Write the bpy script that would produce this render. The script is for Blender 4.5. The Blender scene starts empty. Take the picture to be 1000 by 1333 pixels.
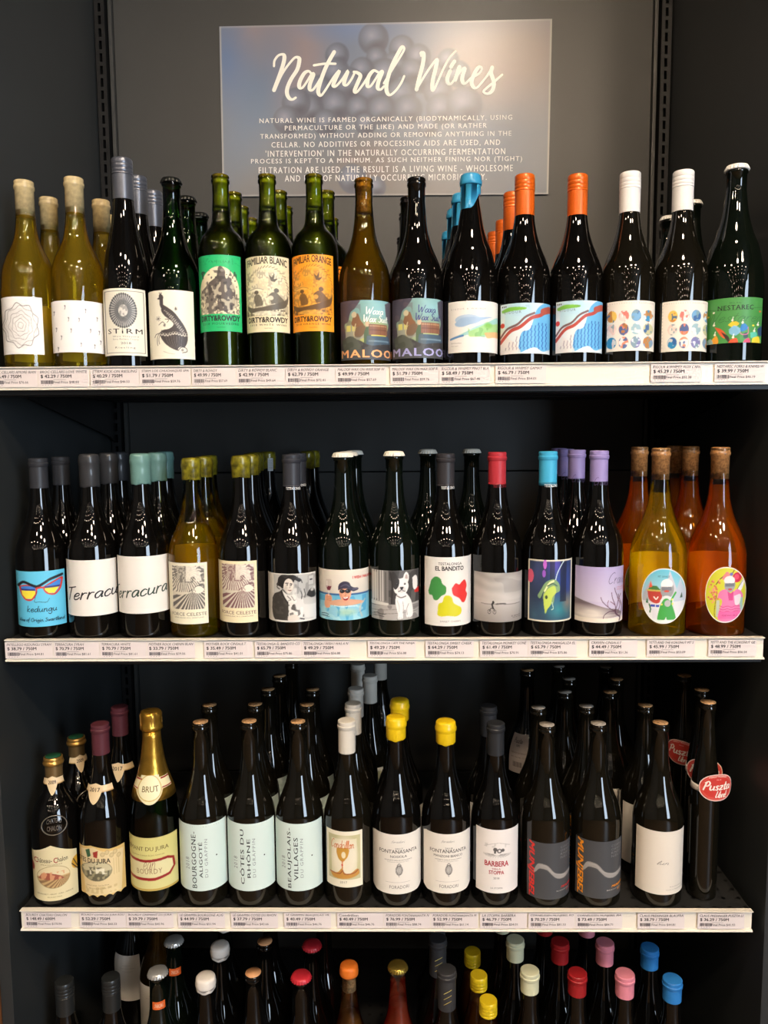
import bpy, bmesh, math, random
import numpy as np
from mathutils import Vector, Matrix

# ------------------------------------------------------------------ camera
S = bpy.context.scene
COL = S.collection
F = 1000.0
TH, RO, YA, CX, CD = 0.0985, -0.007, -0.0136, 0.0206, 1.1942
_cy, _sy = math.cos(YA), math.sin(YA)
FW = np.array([_sy * math.cos(TH), _cy * math.cos(TH), -math.sin(TH)])
_rt = np.array([_cy, -_sy, 0.0])
_up = np.cross(_rt, FW)
RT = _rt * math.cos(RO) + _up * math.sin(RO)
UP = -_rt * math.sin(RO) + _up * math.cos(RO)
EYE = np.array([CX, -CD, 0.0])
cam = bpy.data.cameras.new('camera')
cam.sensor_fit = 'VERTICAL'
cam.sensor_height = 24.0
cam.lens = 24.0 * F / 1333.0
cam.clip_start = 0.05
cam_o = bpy.data.objects.new('camera', cam)
COL.objects.link(cam_o)
M4 = Matrix(((RT[0], UP[0], -FW[0], EYE[0]), (RT[1], UP[1], -FW[1], EYE[1]), (RT[2], UP[2], -FW[2], EYE[2]), (0, 0, 0, 1)))
cam_o.matrix_world = M4
S.camera = cam_o

# ------------------------------------------------------------------ world, light, exposure
S.view_settings.view_transform = 'Standard'
S.view_settings.look = 'None'
S.view_settings.gamma = 1.0
S.view_settings.use_curve_mapping = False
S.view_settings.exposure = 0.02
LAMP = 210.0        # strength of each ceiling lamp's glowing disc
SKY = 19.0           # daylight outside the shop window
W = bpy.data.worlds.new('daylight')
S.world = W
W.use_nodes = True
W.node_tree.nodes['Background'].inputs[0].default_value = (0.68, 0.83, 1.0, 1)
W.node_tree.nodes['Background'].inputs[1].default_value = SKY
WY0, WY1, WZ0, WZ1, WX = -5.8, -3.3, -0.85, 1.6, 2.9     # shop window opening in the right wall
pl = bpy.data.lights.new('window_portal', 'AREA')
pl.shape = 'RECTANGLE'
pl.size, pl.size_y = WZ1 - WZ0, WY1 - WY0
pl.cycles.is_portal = True
pl_o = bpy.data.objects.new('window_portal', pl)
COL.objects.link(pl_o)
pl_o.location = (WX + 0.05, (WY0 + WY1) / 2, (WZ0 + WZ1) / 2)
pl_o.rotation_euler = (0, math.radians(90), 0)


def proj(P):
    d = np.asarray(P, float) - EYE
    z = d @ FW
    return 500 + F * (d @ RT) / z, 666.5 - F * (d @ UP) / z


def ray(px, py):
    return FW * F + RT * (px - 500) - UP * (py - 666.5)


def unY(px, py, Y):
    d = ray(px, py)
    return EYE + d * ((Y + CD) / d[1])


def unZ(px, py, z):
    d = ray(px, py)
    return EYE + d * (z / d[2])


# ------------------------------------------------------------------ materials
def lin(c):
    c = np.asarray(c, float) / 255.0
    return np.where(c <= 0.04045, c / 12.92, ((c + 0.055) / 1.055) ** 2.4)


def lin4(c):
    v = lin(c)
    return (float(v[0]), float(v[1]), float(v[2]), 1)


MATS = {}


def mat(name, c=(128, 128, 128), rough=0.5, metal=0.0, spec=0.5, noise=0, nscale=60, bump=0, coat=0, emit=0, dark=None):
    if name in MATS:
        return MATS[name]
    m = bpy.data.materials.new(name)
    m.use_nodes = True
    nt = m.node_tree
    b = nt.nodes['Principled BSDF']
    b.inputs['Base Color'].default_value = lin4(c)
    b.inputs['Roughness'].default_value = rough
    b.inputs['Metallic'].default_value = metal
    b.inputs['Specular IOR Level'].default_value = spec
    b.inputs['Coat Weight'].default_value = coat
    b.inputs['Coat Roughness'].default_value = 0.08
    if emit:
        b.inputs['Emission Color'].default_value = lin4(c)
        b.inputs['Emission Strength'].default_value = emit
    if noise or bump:
        tc = nt.nodes.new('ShaderNodeTexCoord')
        n = nt.nodes.new('ShaderNodeTexNoise')
        n.inputs['Scale'].default_value = nscale
        n.inputs['Detail'].default_value = 5
        nt.links.new(tc.outputs['Object'], n.inputs['Vector'])
        if noise:
            r = nt.nodes.new('ShaderNodeValToRGB')
            r.color_ramp.elements[0].position = 0.35
            r.color_ramp.elements[1].position = 0.65
            dk = dark if dark is not None else tuple(x * (1 - noise) for x in c)
            r.color_ramp.elements[0].color = lin4(dk)
            r.color_ramp.elements[1].color = lin4(c)
            nt.links.new(n.outputs['Fac'], r.inputs[0])
            nt.links.new(r.outputs[0], b.inputs['Base Color'])
        if bump:
            bp = nt.nodes.new('ShaderNodeBump')
            bp.inputs['Strength'].default_value = bump
            bp.inputs['Distance'].default_value = 0.002
            nt.links.new(n.outputs['Fac'], bp.inputs['Height'])
            nt.links.new(bp.outputs[0], b.inputs['Normal'])
    MATS[name] = m
    return m


def paper_mat(name, rough=0.45, spec=0.4):
    if name in MATS:
        return MATS[name]
    m = mat(name, rough=rough, spec=spec)
    nt = m.node_tree
    a = nt.nodes.new('ShaderNodeAttribute')
    a.attribute_name = 'Col'
    nt.links.new(a.outputs['Color'], nt.nodes['Principled BSDF'].inputs['Base Color'])
    return m


def thin_glass(name, tint):
    """thin glass wall: tinted see-through plus a sharp reflection by the glass's Fresnel"""
    if name in MATS:
        return MATS[name]
    m = bpy.data.materials.new(name)
    m.use_nodes = True
    nt = m.node_tree
    nt.nodes.clear()
    o = nt.nodes.new('ShaderNodeOutputMaterial')
    mx = nt.nodes.new('ShaderNodeMixShader')
    t = nt.nodes.new('ShaderNodeBsdfTransparent')
    t.inputs[0].default_value = (*tint, 1)
    g = nt.nodes.new('ShaderNodeBsdfGlossy')
    g.inputs['Roughness'].default_value = 0.015
    f = nt.nodes.new('ShaderNodeFresnel')
    f.inputs[0].default_value = 1.5
    nt.links.new(f.outputs[0], mx.inputs[0])
    nt.links.new(t.outputs[0], mx.inputs[1])
    nt.links.new(g.outputs[0], mx.inputs[2])
    nt.links.new(mx.outputs[0], o.inputs[0])
    MATS[name] = m
    return m


def wine_mat(name, c, clear=0.5, tint=None):
    """hazy wine: part scatters light back, part lets the view through with a tint"""
    if name in MATS:
        return MATS[name]
    m = bpy.data.materials.new(name)
    m.use_nodes = True
    nt = m.node_tree
    nt.nodes.clear()
    o = nt.nodes.new('ShaderNodeOutputMaterial')
    mx = nt.nodes.new('ShaderNodeMixShader')
    t = nt.nodes.new('ShaderNodeBsdfTransparent')
    t.inputs['Color'].default_value = lin4(tint or c)
    d = nt.nodes.new('ShaderNodeBsdfDiffuse')
    d.inputs[0].default_value = lin4(c)
    d2 = nt.nodes.new('ShaderNodeBsdfTranslucent')
    d2.inputs[0].default_value = lin4(c)
    m2 = nt.nodes.new('ShaderNodeMixShader')
    m2.inputs[0].default_value = 0.5
    nt.links.new(d.outputs[0], m2.inputs[1])
    nt.links.new(d2.outputs[0], m2.inputs[2])
    mx.inputs[0].default_value = clear
    nt.links.new(m2.outputs[0], mx.inputs[1])
    nt.links.new(t.outputs[0], mx.inputs[2])
    nt.links.new(mx.outputs[0], o.inputs[0])
    MATS[name] = m
    return m


PAPER = paper_mat('printed_paper')
GLOSSP = paper_mat('glossy_print', 0.22, 0.5)


# ------------------------------------------------------------------ mesh helpers
def link(o, parent=None):
    COL.objects.link(o)
    if parent is not None:
        o.parent = parent
    return o


def empty(name, loc, label=None, cat=None, group=None):
    o = bpy.data.objects.new(name, None)
    o.empty_display_size = 0.02
    o.location = loc
    COL.objects.link(o)
    tagit(o, label, cat, group)
    return o


def tagit(o, label=None, cat=None, group=None, kind=None):
    if label:
        o['label'] = label
    if cat:
        o['category'] = cat
    if group:
        o['group'] = group
    if kind:
        o['kind'] = kind
    return o


def mk(name, verts, faces, m, parent=None, smooth=False, col=None):
    me = bpy.data.meshes.new(name)
    me.from_pydata([tuple(map(float, v)) for v in verts], [], faces)
    if smooth:
        me.shade_smooth()
    if col is not None:
        at = me.color_attributes.new('Col', 'FLOAT_COLOR', 'POINT')
        buf = np.ones((len(verts), 4), dtype=np.float32)
        buf[:, :3] = col
        at.data.foreach_set('color', buf.ravel())
    me.materials.append(m)
    me.update()
    return link(bpy.data.objects.new(name, me), parent)


def grid_mesh(name, P, m, parent, colors=None, smooth=True):
    """P: (ny,nx,3) array of points"""
    ny, nx = P.shape[:2]
    idx = np.arange(ny * nx).reshape(ny, nx)
    q = np.stack([idx[1:, :-1], idx[1:, 1:], idx[:-1, 1:], idx[:-1, :-1]], -1).reshape(-1, 4)
    me = bpy.data.meshes.new(name)
    me.vertices.add(ny * nx)
    me.vertices.foreach_set('co', P.astype(np.float32).ravel())
    me.loops.add(q.size)
    me.loops.foreach_set('vertex_index', q.astype(np.int32).ravel())
    me.polygons.add(len(q))
    me.polygons.foreach_set('loop_start', np.arange(0, q.size, 4, dtype=np.int32))
    me.update(calc_edges=True)
    if smooth:
        me.shade_smooth()
    if colors is not None:
        at = me.color_attributes.new('Col', 'FLOAT_COLOR', 'POINT')
        buf = np.ones((ny * nx, 4), dtype=np.float32)
        buf[:, :3] = colors.reshape(-1, 3)
        at.data.foreach_set('color', buf.ravel())
    me.materials.append(m)
    return link(bpy.data.objects.new(name, me), parent)


class MB:
    """collects boxes / prisms into one mesh"""

    def __init__(s):
        s.v, s.f = [], []

    def box(s, x0, x1, y0, y1, z0, z1):
        b = len(s.v)
        s.v += [(x, y, z) for z in (z0, z1) for x, y in ((x0, y0), (x1, y0), (x1, y1), (x0, y1))]
        s.f += [tuple(b + i for i in q) for q in ((3, 2, 1, 0), (4, 5, 6, 7), (0, 1, 5, 4), (1, 2, 6, 5), (2, 3, 7, 6), (3, 0, 4, 7))]
        return s

    def prism(s, pts, axis, a0, a1):
        """polygon pts extruded along axis ('x','y','z') from a0 to a1"""
        b, n = len(s.v), len(pts)
        for a in (a0, a1):
            for p, q in pts:
                s.v.append({'x': (a, p, q), 'y': (p, a, q), 'z': (p, q, a)}[axis])
        s.f.append(tuple(range(b, b + n)))
        s.f.append(tuple(range(b + 2 * n - 1, b + n - 1, -1)))
        for i in range(n):
            j = (i + 1) % n
            s.f.append((b + i, b + n + i, b + n + j, b + j))
        return s

    def build(s, name, m, parent=None, bevel=0):
        o = mk(name, s.v, s.f, m, parent)
        bm = bmesh.new()
        bm.from_mesh(o.data)
        bmesh.ops.recalc_face_normals(bm, faces=bm.faces)
        if bevel:
            bmesh.ops.bevel(bm, geom=bm.edges[:], offset=bevel, segments=2, affect='EDGES', profile=0.7)
        bm.to_mesh(o.data)
        bm.free()
        return o


def catmull(pts, n):
    p = np.asarray(pts, float)
    p = np.vstack([2 * p[0] - p[1], p, 2 * p[-1] - p[-2]])
    out = []
    for i in range(1, len(p) - 2):
        t = np.linspace(0, 1, n, endpoint=False)[:, None]
        a, b, c, d = p[i - 1], p[i], p[i + 1], p[i + 2]
        out.append(0.5 * ((2 * b) + (-a + c) * t + (2 * a - 5 * b + 4 * c - d) * t ** 2 + (-a + 3 * b - 3 * c + d) * t ** 3))
    out.append(p[-2][None])
    return np.vstack(out)


def lathe(name, prof, m, parent, seg=48, mod=None, smooth=True, off=(0, 0)):
    """prof: list of (r,z) bottom to top; mod(a, i) -> (dr,dz) optional"""
    n = len(prof)
    v, f = [], []
    for i, (r, z) in enumerate(prof):
        for k in range(seg):
            a = 2 * math.pi * k / seg
            dr, dz = mod(a, i) if mod else (0, 0)
            v.append((off[0] + (r + dr) * math.sin(a), off[1] - (r + dr) * math.cos(a), z + dz))
    for i in range(n - 1):
        for k in range(seg):
            l = (k + 1) % seg
            f.append((i * seg + k, i * seg + l, (i + 1) * seg + l, (i + 1) * seg + k))
    if prof[0][0] > 1e-5:
        f.append(tuple(range(seg - 1, -1, -1)))
    if prof[-1][0] > 1e-5:
        f.append(tuple((n - 1) * seg + k for k in range(seg)))
    return mk(name, v, f, m, parent, smooth)


def sharp(o, ang=40):
    o.data.shade_smooth()
    o.data.set_sharp_from_angle(angle=math.radians(ang))
    return o


# ------------------------------------------------------------------ flat printing: painter, text, strokes
class Canvas:
    """colour field over a print; X,Y are fractions (0..1, y downwards), 4 samples per point"""

    def __init__(s, X, Y, w, h, base):
        dx = (X.max() - X.min()) / max(1, X.shape[1] - 1) / 4
        dy = (Y.max() - Y.min()) / max(1, X.shape[0] - 1) / 4
        o = ((-dx, -dy), (dx, -dy), (-dx, dy), (dx, dy))
        s.X = np.stack([X + a for a, b in o])
        s.Y = np.stack([Y + b for a, b in o])
        s.asp = h / w
        s.C = np.empty(s.X.shape + (3,))
        s.C[:] = base

    def put(s, mk_, c, a=1.0):
        k = (mk_ * a)[..., None]
        s.C = s.C * (1 - k) + np.asarray(c, float) * k

    def rect(s, x0, y0, x1, y1, c, a=1):
        s.put((s.X >= x0) & (s.X <= x1) & (s.Y >= y0) & (s.Y <= y1), c, a)

    def ell(s, cx, cy, rx, ry, c, a=1, rot=0, soft=0):
        dx, dy = s.X - cx, (s.Y - cy) * s.asp
        ry = ry * s.asp
        cr, sr = math.cos(rot), math.sin(rot)
        u, v = dx * cr + dy * sr, -dx * sr + dy * cr
        d = np.sqrt((u / rx) ** 2 + (v / ry) ** 2)
        s.put(np.clip((1 - d) / soft, 0, 1) if soft else (d < 1).astype(float), c, a)

    def pmask(s, pts):
        inside = np.zeros(s.X.shape, bool)
        n = len(pts)
        for i in range(n):
            (x0, y0), (x1, y1) = pts[i], pts[(i + 1) % n]
            if y0 == y1:
                continue
            c = ((s.Y > y0) != (s.Y > y1)) & (s.X < (x1 - x0) * (s.Y - y0) / (y1 - y0) + x0)
            inside ^= c
        return inside

    def poly(s, pts, c, a=1, smooth=False):
        if smooth:
            pts = catmull(list(pts) + [pts[0]], 6)
        s.put(s.pmask([tuple(p) for p in pts]).astype(float), c, a)

    def line(s, pts, w, c, a=1, smooth=True):
        if smooth and len(pts) > 2:
            pts = catmull(pts, 5)
        m = np.zeros(s.X.shape, bool)
        Yp = s.Y * s.asp
        for i in range(len(pts) - 1):
            x0, y0, x1, y1 = pts[i][0], pts[i][1] * s.asp, pts[i + 1][0], pts[i + 1][1] * s.asp
            dx, dy = x1 - x0, y1 - y0
            L = dx * dx + dy * dy + 1e-12
            t = np.clip(((s.X - x0) * dx + (Yp - y0) * dy) / L, 0, 1)
            m |= ((s.X - x0 - t * dx) ** 2 + (Yp - y0 - t * dy) ** 2) < (w / 2) ** 2
        s.put(m.astype(float), c, a)

    def grad(s, y0, y1, c0, c1, x0=0, x1=1):
        t = np.clip((s.Y - y0) / (y1 - y0), 0, 1)[..., None]
        k = ((s.Y >= y0) & (s.Y <= y1) & (s.X >= x0) & (s.X <= x1))[..., None]
        s.C = np.where(k, np.asarray(c0, float) * (1 - t) + np.asarray(c1, float) * t, s.C)

    def nz(s, scale, seed=0):
        r = np.random.RandomState(seed)
        g = r.rand(64, 64)
        x, y = s.X * scale + 7, s.Y * s.asp * scale + 7
        xi, yi = np.floor(x).astype(int), np.floor(y).astype(int)
        fx, fy = x - xi, y - yi
        fx, fy = fx * fx * (3 - 2 * fx), fy * fy * (3 - 2 * fy)
        a = g[yi % 64, xi % 64] * (1 - fx) + g[yi % 64, (xi + 1) % 64] * fx
        b = g[(yi + 1) % 64, xi % 64] * (1 - fx) + g[(yi + 1) % 64, (xi + 1) % 64] * fx
        return a * (1 - fy) + b * fy

    def mottle(s, x0, y0, x1, y1, c, a, scale, seed=0, thr=0.5, mask=None):
        m = ((s.X >= x0) & (s.X <= x1) & (s.Y >= y0) & (s.Y <= y1)) & (s.nz(scale, seed) > thr)
        if mask is not None:
            m &= mask
        s.put(m.astype(float), c, a)

    def out(s):
        return lin(np.clip(s.C.mean(0), 0, 255))


_TC = {}


def glyphs(txt, bold=0.0, shear=0.0, space=1.0, res=2):
    key = (txt, bold, shear, space, res)
    if key in _TC:
        return _TC[key]
    cu = bpy.data.curves.new('t', 'FONT')
    cu.body = txt
    cu.offset = bold
    cu.shear = shear
    cu.space_character = space
    cu.resolution_u = res
    cu.dimensions = '2D'
    cu.fill_mode = 'FRONT'
    cu.align_x = 'CENTER' if '\n' in txt else 'LEFT'
    ob = bpy.data.objects.new('t', cu)
    me = bpy.data.meshes.new_from_object(ob)
    v = np.array([x.co[:2] for x in me.vertices]) if len(me.vertices) else np.zeros((0, 2))
    f = [tuple(p.vertices) for p in me.polygons]
    bpy.data.objects.remove(ob)
    bpy.data.curves.remove(cu)
    bpy.data.meshes.remove(me)
    _TC[key] = (v, f)
    return v, f


def slice_x(v, f, step):
    """cut a flat mesh along x so that it can be wrapped round a bottle"""
    bm = bmesh.new()
    bv = [bm.verts.new((x, y, 0)) for x, y in v]
    for q in f:
        try:
            bm.faces.new([bv[i] for i in q])
        except ValueError:
            pass
    x0, x1 = v[:, 0].min(), v[:, 0].max()
    n = int((x1 - x0) / step)
    for k in range(1, n + 1):
        bmesh.ops.bisect_plane(bm, geom=bm.verts[:] + bm.edges[:] + bm.faces[:], plane_co=(x0 + k * step, 0, 0), plane_no=(1, 0, 0))
    bmesh.ops.triangulate(bm, faces=bm.faces[:])
    bm.verts.index_update()
    out = np.array([w.co[:2] for w in bm.verts])
    of = [tuple(w.index for w in q.verts) for q in bm.faces]
    bm.free()
    return out, of


def ribbon(pts, w, n=5, thick=1.0):
    """pts in metres -> flat brush stroke, wider on down strokes"""
    c = catmull(pts, n) if len(pts) > 2 else np.asarray(pts, float)
    d = np.gradient(c, axis=0)
    L = np.hypot(d[:, 0], d[:, 1]) + 1e-9
    nx, ny = -d[:, 1] / L, d[:, 0] / L
    down = np.clip(-d[:, 1] / L, 0, 1)
    ww = w * (1 + (thick - 1) * down) / 2
    for _ in range(2):
        ww = np.convolve(np.pad(ww, 1, mode='edge'), [0.25, 0.5, 0.25], 'valid')
    a = np.stack([c[:, 0] + nx * ww, c[:, 1] + ny * ww], 1)
    b = np.stack([c[:, 0] - nx * ww, c[:, 1] - ny * ww], 1)
    m = len(c)
    k = np.linspace(0, .6, m)
    v = np.vstack([np.column_stack([a, k]), np.column_stack([b, k])])
    f = [(m + i, m + i + 1, i + 1, i) for i in range(m - 1)]
    for e, r, lv in ((0, ww[0], .12), (m - 1, ww[-1], .8)):     # round ends, lifted a hair so that nothing is coplanar
        k0 = len(v)
        v = np.vstack([v] + [np.array([[c[e, 0] + r * math.cos(t * math.pi / 4), c[e, 1] + r * math.sin(t * math.pi / 4), lv]]) for t in range(8)])
        f.append(tuple(range(k0, k0 + 8)))
    return v, f


# single-stroke hand lettering: x, y (baseline 0, x-height 1, ascender 2)
HF = {
    'a': (1.1, [[(.95, .9), (.5, 1), (.1, .6), (.2, .05), (.6, .1), (.95, .9), (.9, .1), (1.1, .1)]]),
    'c': (.9, [[(.85, .85), (.5, 1), (.1, .6), (.2, .05), (.6, 0), (.9, .25)]]),
    'd': (1.15, [[(.9, .9), (.5, 1), (.1, .6), (.2, .05), (.6, .1), (.95, .9), (1.05, 2), (.95, .2), (1.15, .05)]]),
    'e': (.95, [[(.1, .5), (.7, .6), (.8, .9), (.45, 1), (.1, .6), (.2, .05), (.6, 0), (.95, .3)]]),
    'f': (.8, [[(.9, 1.8), (.6, 2), (.4, 1.4), (.3, -.6)], [(.1, 1), (.8, 1.05)]]),
    'g': (1.1, [[(.9, .9), (.5, 1), (.1, .6), (.2, .1), (.6, .15), (.95, .95), (.9, -.6), (.5, -.9), (.1, -.6)]]),
    'i': (.45, [[(.2, 1), (.15, .2), (.35, 0), (.5, .2)], [(.25, 1.4), (.27, 1.5)]]),
    'k': (1.0, [[(.2, 2), (.15, 1), (.1, 0)], [(.8, 1.05), (.2, .5), (.85, 0)]]),
    'l': (.5, [[(.2, .1), (.45, 1.6), (.3, 2), (.15, 1.2), (.2, .1), (.5, .15)]]),
    'n': (1.1, [[(.15, 1), (.1, 0)], [(.12, .5), (.5, 1), (.8, .8), (.8, .1), (1.1, .1)]]),
    'o': (1.0, [[(.5, 1), (.1, .6), (.2, .05), (.6, 0), (.9, .5), (.5, 1), (1.0, .8)]]),
    'r': (.8, [[(.15, 1), (.1, 0)], [(.12, .5), (.4, .95), (.75, .95)]]),
    's': (.8, [[(.75, .9), (.4, 1), (.2, .75), (.6, .35), (.5, 0), (.1, .1)]]),
    't': (.7, [[(.4, 1.7), (.3, .3), (.45, 0), (.7, .15)], [(.05, 1.1), (.7, 1.15)]]),
    'u': (1.1, [[(.1, 1), (.1, .3), (.35, 0), (.75, .3), (.9, 1), (.85, .15), (1.1, .05)]]),
    'v': (.9, [[(.1, 1), (.35, 0), (.8, 1)]]),
    'w': (1.3, [[(.1, 1), (.3, 0), (.65, .8), (.85, 0), (1.25, 1)]]),
    'x': (.9, [[(.1, 1), (.8, 0)], [(.8, 1), (.1, 0)]]),
    'z': (.9, [[(.1, 1), (.8, .95), (.1, .05), (.9, .1)]]),
    'T': (1.3, [[(0, 1.95), (.7, 2), (1.4, 2.1)], [(.75, 2), (.6, 1), (.5, 0)]]),
    'C': (1.4, [[(1.35, 1.9), (1.0, 2.1), (.3, 1.5), (.1, .6), (.5, 0), (1.2, .3)]]),
    'S': (1.1, [[(1.0, 1.7), (.6, 2), (.25, 1.5), (.9, .7), (.6, 0), (.05, .2)]]),
    'W': (2.0, [[(.1, 2), (.5, 0), (1.05, 1.5), (1.3, 0), (1.95, 2)]]),
    'N': (1.5, [[(.1, 0), (.35, 2), (.95, 0), (1.35, 2.1)]]),
    'P': (1.2, [[(.35, 1.9), (.1, 0)], [(.05, 1.7), (.7, 2.1), (1.1, 1.5), (.7, .95), (.25, 1)]]),
    'L': (1.1, [[(.6, 2), (.3, 1), (.1, .1), (.6, .1), (1.1, .25)]]),
    'b': (1.0, [[(.25, 2), (.1, .1), (.6, 0), (.9, .5), (.6, .95), (.2, .7)]]),
    'O': (1.5, [[(.8, 2), (.15, 1.3), (.2, .2), (.8, 0), (1.35, .7), (1.2, 1.8), (.8, 2)]]),
    '!': (.4, [[(.3, 2), (.2, .6)], [(.15, .1), (.17, .05)]]),
    ' ': (.6, []),
}


def hand_lines(s, slant=0.15):
    x, out = 0.0, []
    for ch in s:
        w, st = HF.get(ch, (.5, []))
        for q in st:
            out.append([(x + a + b * slant, b) for a, b in q])
        x += w + .12
    return out


class Print:
    """a label: a curved or flat patch of paper with its painting, and ink on top"""

    def __init__(s, rfun, a0, a1, av, z0, z1, flat=None):
        s.rf, s.a0, s.a1, s.av, s.z0, s.z1, s.flat = rfun, a0, a1, av, z0, z1, flat
        s.R = rfun((z0 + z1) / 2) if rfun else 1
        s.ink_v, s.ink_f, s.ink_c = [], [], []
        s.n = 0
        s.w = s.R * (a1 - a0)
        s.h = z1 - z0
        s.layer = 0

    def fx(s, a):       # angle -> horizontal fraction as seen square on
        s0, s1 = math.sin(s.a0 - s.av), math.sin(s.a1 - s.av)
        return (np.sin(a - s.av) - s0) / (s1 - s0)

    def ang(s, x):
        s0, s1 = math.sin(s.a0 - s.av), math.sin(s.a1 - s.av)
        return s.av + np.arcsin(np.clip(s0 + np.asarray(x, float) * (s1 - s0), -1, 1))

    def P(s, a, z, off):
        if s.flat:
            return s.flat(a, z, off)
        r = s.rf(z) + off
        return np.stack([r * np.sin(a), -r * np.cos(a), z], -1)

    def paper(s, name, parent, base, nx, ny, art=None, top=None, bot=None, m=None, off=0.0002, curl=None):
        a = np.linspace(s.a0, s.a1, nx)
        X = s.fx(a) if not s.flat else np.linspace(0, 1, nx)
        t = np.linspace(0, 1, ny)[:, None]
        yt = np.array([top(x) for x in X]) if top else np.zeros(nx)
        yb = np.array([bot(x) for x in X]) if bot else np.ones(nx)
        Y = yt[None] * (1 - t) + yb[None] * t
        XX = np.broadcast_to(X, Y.shape)
        z = s.z1 - Y * s.h
        P = s.P(np.broadcast_to(a, Y.shape), z, off)
        cv = Canvas(XX, Y, s.w, s.h, base)
        if art:
            art(cv)
        o = grid_mesh(name, P, m or PAPER, parent, cv.out())
        s.paper_o = o
        return o

    def add(s, v, f, c, sub=0):
        """v: 2D in metres (arc length u from a0 side, height from z1 down negative)"""
        if not len(v):
            return
        b = s.n
        if v.shape[1] == 3:
            s.ink_v.append(np.column_stack([v[:, :2], s.layer + v[:, 2]]))
        else:
            s.ink_v.append(np.column_stack([v, s.layer + (np.arange(len(v)) // sub if sub else 0 * v[:, 0])]))
        s.ink_f += [tuple(b + i for i in q) for q in f]
        s.ink_c.append(np.tile(lin(c), (len(v), 1)))
        s.n += len(v)

    def u(s, x):        # fraction -> arc length (or metres on a flat print)
        return (s.ang(x) - s.a0) * s.R if not s.flat else np.asarray(x) * s.w

    def text(s, txt, box, c=(30, 30, 32), bold=0.0, shear=0.0, space=1.0, rot=0, res=2, arc=0.0):
        v, f = glyphs(txt, 0.0, shear, space, res)
        if not len(v):
            return
        v = v.copy()
        n0 = len(v)
        if bold:
            sh = ((-bold, 0), (bold, 0)) if bold < .02 else ((-bold, -bold * .7), (bold, -bold * .7), (-bold, bold * .7), (bold, bold * .7))
            v = np.vstack([v + np.array(q) for q in sh])
            f = [tuple(i + k * n0 for i in q) for k in range(len(sh)) for q in f]
        if rot:
            v = np.stack([-v[:, 1], v[:, 0]], 1) if rot > 0 else np.stack([v[:, 1], -v[:, 0]], 1)
        x0, y0, x1, y1 = box
        u0, u1 = s.u(x0), s.u(x1)
        mn, mx = v.min(0), v.max(0)
        v = (v - mn) / (mx - mn)
        if arc:
            v[:, 1] += arc * (1 - (2 * v[:, 0] - 1) ** 2)
        v[:, 0] = u0 + v[:, 0] * (u1 - u0)
        v[:, 1] = -(y1 * s.h) + v[:, 1] * (y1 - y0) * s.h
        if not s.flat and (u1 - u0) / max(1, len(txt)) > 0.0035:
            lay = s.layer
            for k in range(max(1, len(v) // n0)):
                fk = [tuple(i - k * n0 for i in q) for q in f if k * n0 <= q[0] < (k + 1) * n0]
                s.layer = lay + k
                s.add(*slice_x(v[k * n0:(k + 1) * n0], fk, 0.003), c)
            s.layer = lay
            return
        s.add(v, f, c, n0)

    def hand(s, txt, box, w, c, slant=0.15, thick=1.0, lift=0.0):
        L = hand_lines(txt, slant)
        pts = np.array([p for q in L for p in q])
        mn, mx = pts.min(0), pts.max(0)
        x0, y0, x1, y1 = box
        u0, u1 = float(s.u(x0)), float(s.u(x1))
        l0 = s.layer
        for q in L:
            q = (np.array(q) - mn) / (mx - mn)
            q = np.stack([u0 + q[:, 0] * (u1 - u0), -(y1 * s.h) + (q[:, 1] * (y1 - y0) + lift * q[:, 0]) * s.h], 1)
            v, f = ribbon(q, w, 4, thick)
            s.add(v, f, c)
            s.layer += .7
        s.layer = l0

    def stroke(s, pts, w, c, thick=1.0, n=5):
        q = np.array([(float(s.u(x)), -y * s.h) for x, y in pts])
        v, f = ribbon(q, w, n, thick)
        s.add(v, f, c)

    def box(s, x0, y0, x1, y1, c):
        n = max(1, int(abs(float(s.u(x1)) - float(s.u(x0))) / 0.003)) if not s.flat else 1
        xs = np.linspace(float(s.u(x0)), float(s.u(x1)), n + 1)
        v = np.array([(x, -y0 * s.h) for x in xs] + [(x, -y1 * s.h) for x in xs])
        f = [(n + 1 + i, n + 2 + i, i + 1, i) for i in range(n)]
        s.add(v, f, c)

    def done(s, m=None, off=0.00034, name='print'):
        if not s.n:
            return
        v = np.vstack(s.ink_v)
        c = np.vstack(s.ink_c)
        if s.flat:
            P = s.P(v[:, 0] / s.w, s.z1 + v[:, 1], off + v[:, 2] * 6e-5)
        else:
            P = s.P(s.a0 + v[:, 0] / s.R, s.z1 + v[:, 1], off + v[:, 2] * 6e-5)
        return mk(name, P, s.ink_f, m or PAPER, s.paper_o, False, c)
# ------------------------------------------------------------------ the shop room
ZS = [0.1096, -0.3197, -0.777, -1.215]       # top of the price rail of each shelf
YB = 0.553
m_panel = mat('charcoal_painted_steel', (58, 58, 56), 0.42, spec=0.45, noise=0.06, nscale=6, bump=0.05)
m_side = mat('charcoal_side_steel', (42, 45, 46), 0.45, spec=0.4, noise=0.06, nscale=9, bump=0.05)
m_shelf = mat('black_shelf_steel', (26, 26, 26), 0.42, spec=0.3, noise=0.2, nscale=25, bump=0.08)
m_rail = mat('cream_price_rail', (226, 219, 205), 0.3, spec=0.5)
m_black = mat('black_gap', (6, 6, 6), 0.8)
m_wood = mat('brown_timber', (120, 74, 40), 0.5, noise=0.35, nscale=14)
m_wall = mat('shop_wall_paint', (88, 84, 78), 0.8, noise=0.05, nscale=3)
m_floor = mat('shop_floor', (118, 90, 62), 0.45, noise=0.2, nscale=5)
m_ceil = mat('shop_ceiling', (74, 70, 66), 0.8, noise=0.05, nscale=3)


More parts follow.
